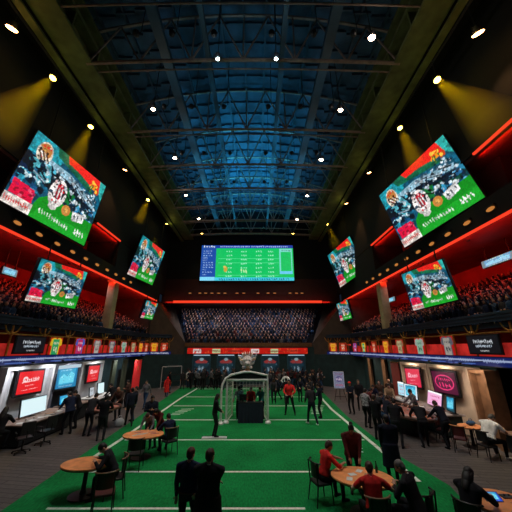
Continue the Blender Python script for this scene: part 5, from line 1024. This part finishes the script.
# ------------------------------------------------------------------ SPECTATORS in the stands
def seated_mesh(seed):
    r = random.Random(seed); g = MB(); ln = r.uniform(-.04, .08); tw = r.uniform(-.05, .05)
    g.tube([(0, 0, .42), (0, 0, .55), (0, ln, .80), (0, ln + .01, .93), (0, ln + .01, 1.0)], [.13, .16, .18, .16, .06], 8, 1)
    g.ell((tw, ln + .03, 1.12), (.078, .092, .115), 8, 7, 0); g.ell((tw, ln - .0, 1.15), (.085, .093, .10), 8, 6, 3)
    for sx in (-1, 1):
        g.tube([(sx * .09, 0, .47), (sx * .11, .40, .50)], [.085, .062], 6, 2); g.tube([(sx * .11, .40, .50), (sx * .11, .38, .06)], [.06, .04], 6, 2); g.box(sx * .11 - .045, sx * .11 + .045, .34, .56, 0, .07, 2)
        p = r.choice([0, 0, 1, 2]); hnd = [(sx * .12, .30, .58), (sx * .04, .24, .95), (sx * .16, .2, 1.25)][p]
        el = [(sx * .25, .08, .66), (sx * .23, .1, .68), (sx * .28, .14, .95)][p]
        g.tube([(sx * .18, ln, .90), el, hnd], [.055, .045, .032], 6, 1); g.ell(hnd, (.04, .045, .04), 6, 5, 0)
    return g
def spec_mats(): return
SG = [seated_mesh(k) for k in range(5)]
clothS = [cloth(c) for c in ('black', 'darknavy', 'navy', 'char', 'black', 'darknavy', 'grey', 'maroon', 'crimson', 'white', 'jeans')]
Wt = [5, 5, 6, 4, 4, 5, 2, .8, .6, 1.5, 4]
sets = [(skinm[rnd.choice([0, 0, 1, 1, 2])], clothS[rnd.choices(range(11), Wt)[0]], cloth(rnd.choice(['black', 'darknavy', 'jeans'])), hairm[rnd.choice(['black', 'black', 'brown', 'grey'])]) for _ in range(30)]
# seats: the shells of the seats, one mesh of rows
seats = MB()
def seat(x, y, z, s, ax):
    if ax == 'x': seats.box(min(x, x + s * .34), max(x, x + s * .34), y - .18, y + .18, z + .30, z + .36); seats.box(min(x + s * .30, x + s * .34), max(x + s * .30, x + s * .34), y - .18, y + .18, z + .30, z + .70)
    else: seats.box(x - .21, x + .21, y, y + .42, z + .36, z + .42); seats.box(x - .21, x + .21, y + .38, y + .43, z + .36, z + .8)
people = []
for s, X0, nm in ((-1, XL, 'left'), (1, XR, 'right')):
    for k in range(NR):
        d = .12 + k * DR + .24; z = 4.8 + k * HR
        for y in np.arange(8.2, 29.7, .41):
            if abs(y - (21.9 if s < 0 else 22.0)) < .62 and k <= 1: continue
            x = X0 + s * d; yy = y + .2 * (k % 2); seat(x - s * .12, yy, z, s, 'x')
            if rnd.random() < .94: people.append((x + s * .1, yy + rnd.uniform(-.04, .04), z, R(90 if s > 0 else -90) + rnd.uniform(-.25, .25), nm, math.hypot(x, yy), k))
for k in range(rows):
    z = 3.9 + k * .36; y = 32.2 + k * .5; t0 = k / rows; xa = -7.8 - 3.2 * t0; xb = 6.0 + 3.1 * t0
    for x in np.arange(xa + .2, xb - .1, .44):
        if y + .45 < 38.6: seat(x, y + .08, z, 0, 'y')
        if rnd.random() < .95: people.append((x + rnd.uniform(-.05, .05), y + .28, z, PI + rnd.uniform(-.3, .3), 'back', math.hypot(x, y) ))
o = seats.build('stadium_seat', seatm); tag(o, 'rows of dark navy stadium seats filling the left, right and end stands', 'seats', kind='stuff')
f0 = 270.; th_ = math.atan(92 / f0)
def inview(p):
    v = (p[0], p[1] * math.cos(th_) + (p[2] + .8 - 3.8) * math.sin(th_)); return abs(p[0] / v[1] * f0) < 262
near = sorted([p for p in people if p[4] != 'back' and inview(p)], key=lambda p: p[5]); ind = set(id(p) for p in near[:300])
meshes = [g.mesh('spectator', list(sets[0]), True) for g in SG]
for i, p in enumerate([q_ for q_ in near[:300]]):
    o = bpy.data.objects.new('spectator', meshes[i % 5]); C.objects.link(o); o.location = (p[0], p[1], p[2]); o.rotation_euler = (0, 0, p[3]); o.scale = (.86,) * 3; st = sets[rnd.randrange(30)]
    for j in range(4): o.material_slots[j].link = 'OBJECT'; o.material_slots[j].material = st[j]
    cn = st[1].name[6:].replace('char', 'charcoal').replace('darknavy', 'dark navy').replace('jeans', 'denim blue'); LM = [(13.0, 'nearest'), (15.2, 'dark plaque'), (17, 'first jersey banner'), (19, 'second jersey banner'), (21.1, 'third jersey banner'), (23.2, 'fourth jersey banner'), (40, 'farther jersey banners')]
    lm = next(n_ for y_, n_ in LM if p[1] < y_); pl = 'at the near end' if lm == 'nearest' else 'above the ' + lm
    tag(o, 'spectator in %s top, %s row of the %s stand, %s' % (cn, ORD[p[6]], p[4], pl), 'person', 'spectators in the %s stand' % p[4])
rest = [p for p in people if id(p) not in ind and (p[4] == 'back' or inview(p))]
allm = []; VV = []; FF = []; MM = []; off = 0
for st in sets:
    for m_ in st:
        if m_ not in allm: allm.append(m_)
GA = [(np.array(g.v), np.array([len(f) for f in g.f]), [np.array(f) for f in g.f], g.m) for g in SG]
mb = MB()
for i, p in enumerate(rest):
    g = SG[i % 5]; st = sets[rnd.randrange(30)]; ix = [allm.index(m_) for m_ in st]; c_, s_ = math.cos(p[3]), math.sin(p[3]); o_ = len(mb.v)
    kz = .86 if p[4] != 'back' else .92; mb.v += [(p[0] + kz * (c_ * x - s_ * y), p[1] + kz * (s_ * x + c_ * y), p[2] + kz * z) for x, y, z in g.v]; mb.f += [tuple(a + o_ for a in f) for f in g.f]; mb.m += [ix[m_] for m_ in g.m]
o = mb.build('spectator_crowd', allm, smooth=True); tag(o, 'dense crowd of seated spectators filling the end stand and the far side seats', 'crowd', kind='stuff')
# added lamps that brighten the crowd, hung under the stand ceilings
for s, X0, nm in ((-1, XL, 'left'), (1, XR, 'right')):
    for i, y in enumerate((9, 13, 17, 21, 25, 29)):
        t = thing('stand_downlight', 'added white downlight under the %s upper balcony ceiling, %s from the near end' % (nm, ORD[i]), 'lamp', (X0 + s * 1.0, y, 9.05), 0, 'added downlights over the %s stand' % nm); MB().lathe((0, 0, 0), [(.07, 0), (.09, .05)], 10).build('can', blackmetal, t); lo = light('lamp_light', 'SPOT', (0, 0, -.03), STANDW, (.75, .85, 1), spot_size=R(140), spot_blend=1, shadow_soft_size=.06); lo.parent = t
for i, x in enumerate((-8, -4.8, -1.6, 1.6, 4.8)):
    t = thing('stand_downlight', 'added white downlight under the far end ceiling edge, %s from the left' % ORD[i], 'lamp', (x, 33.5, 9.0), 0, 'added downlights over the end stand'); MB().lathe((0, 0, 0), [(.07, 0), (.09, .05)], 10).build('can', blackmetal, t); lo = light('lamp_light', 'SPOT', (0, 0, -.03), STANDW * 8, (.8, .88, 1), spot_size=R(150), spot_blend=1, shadow_soft_size=.06, target=None); lo.rotation_euler = (R(30), 0, 0); lo.parent = t
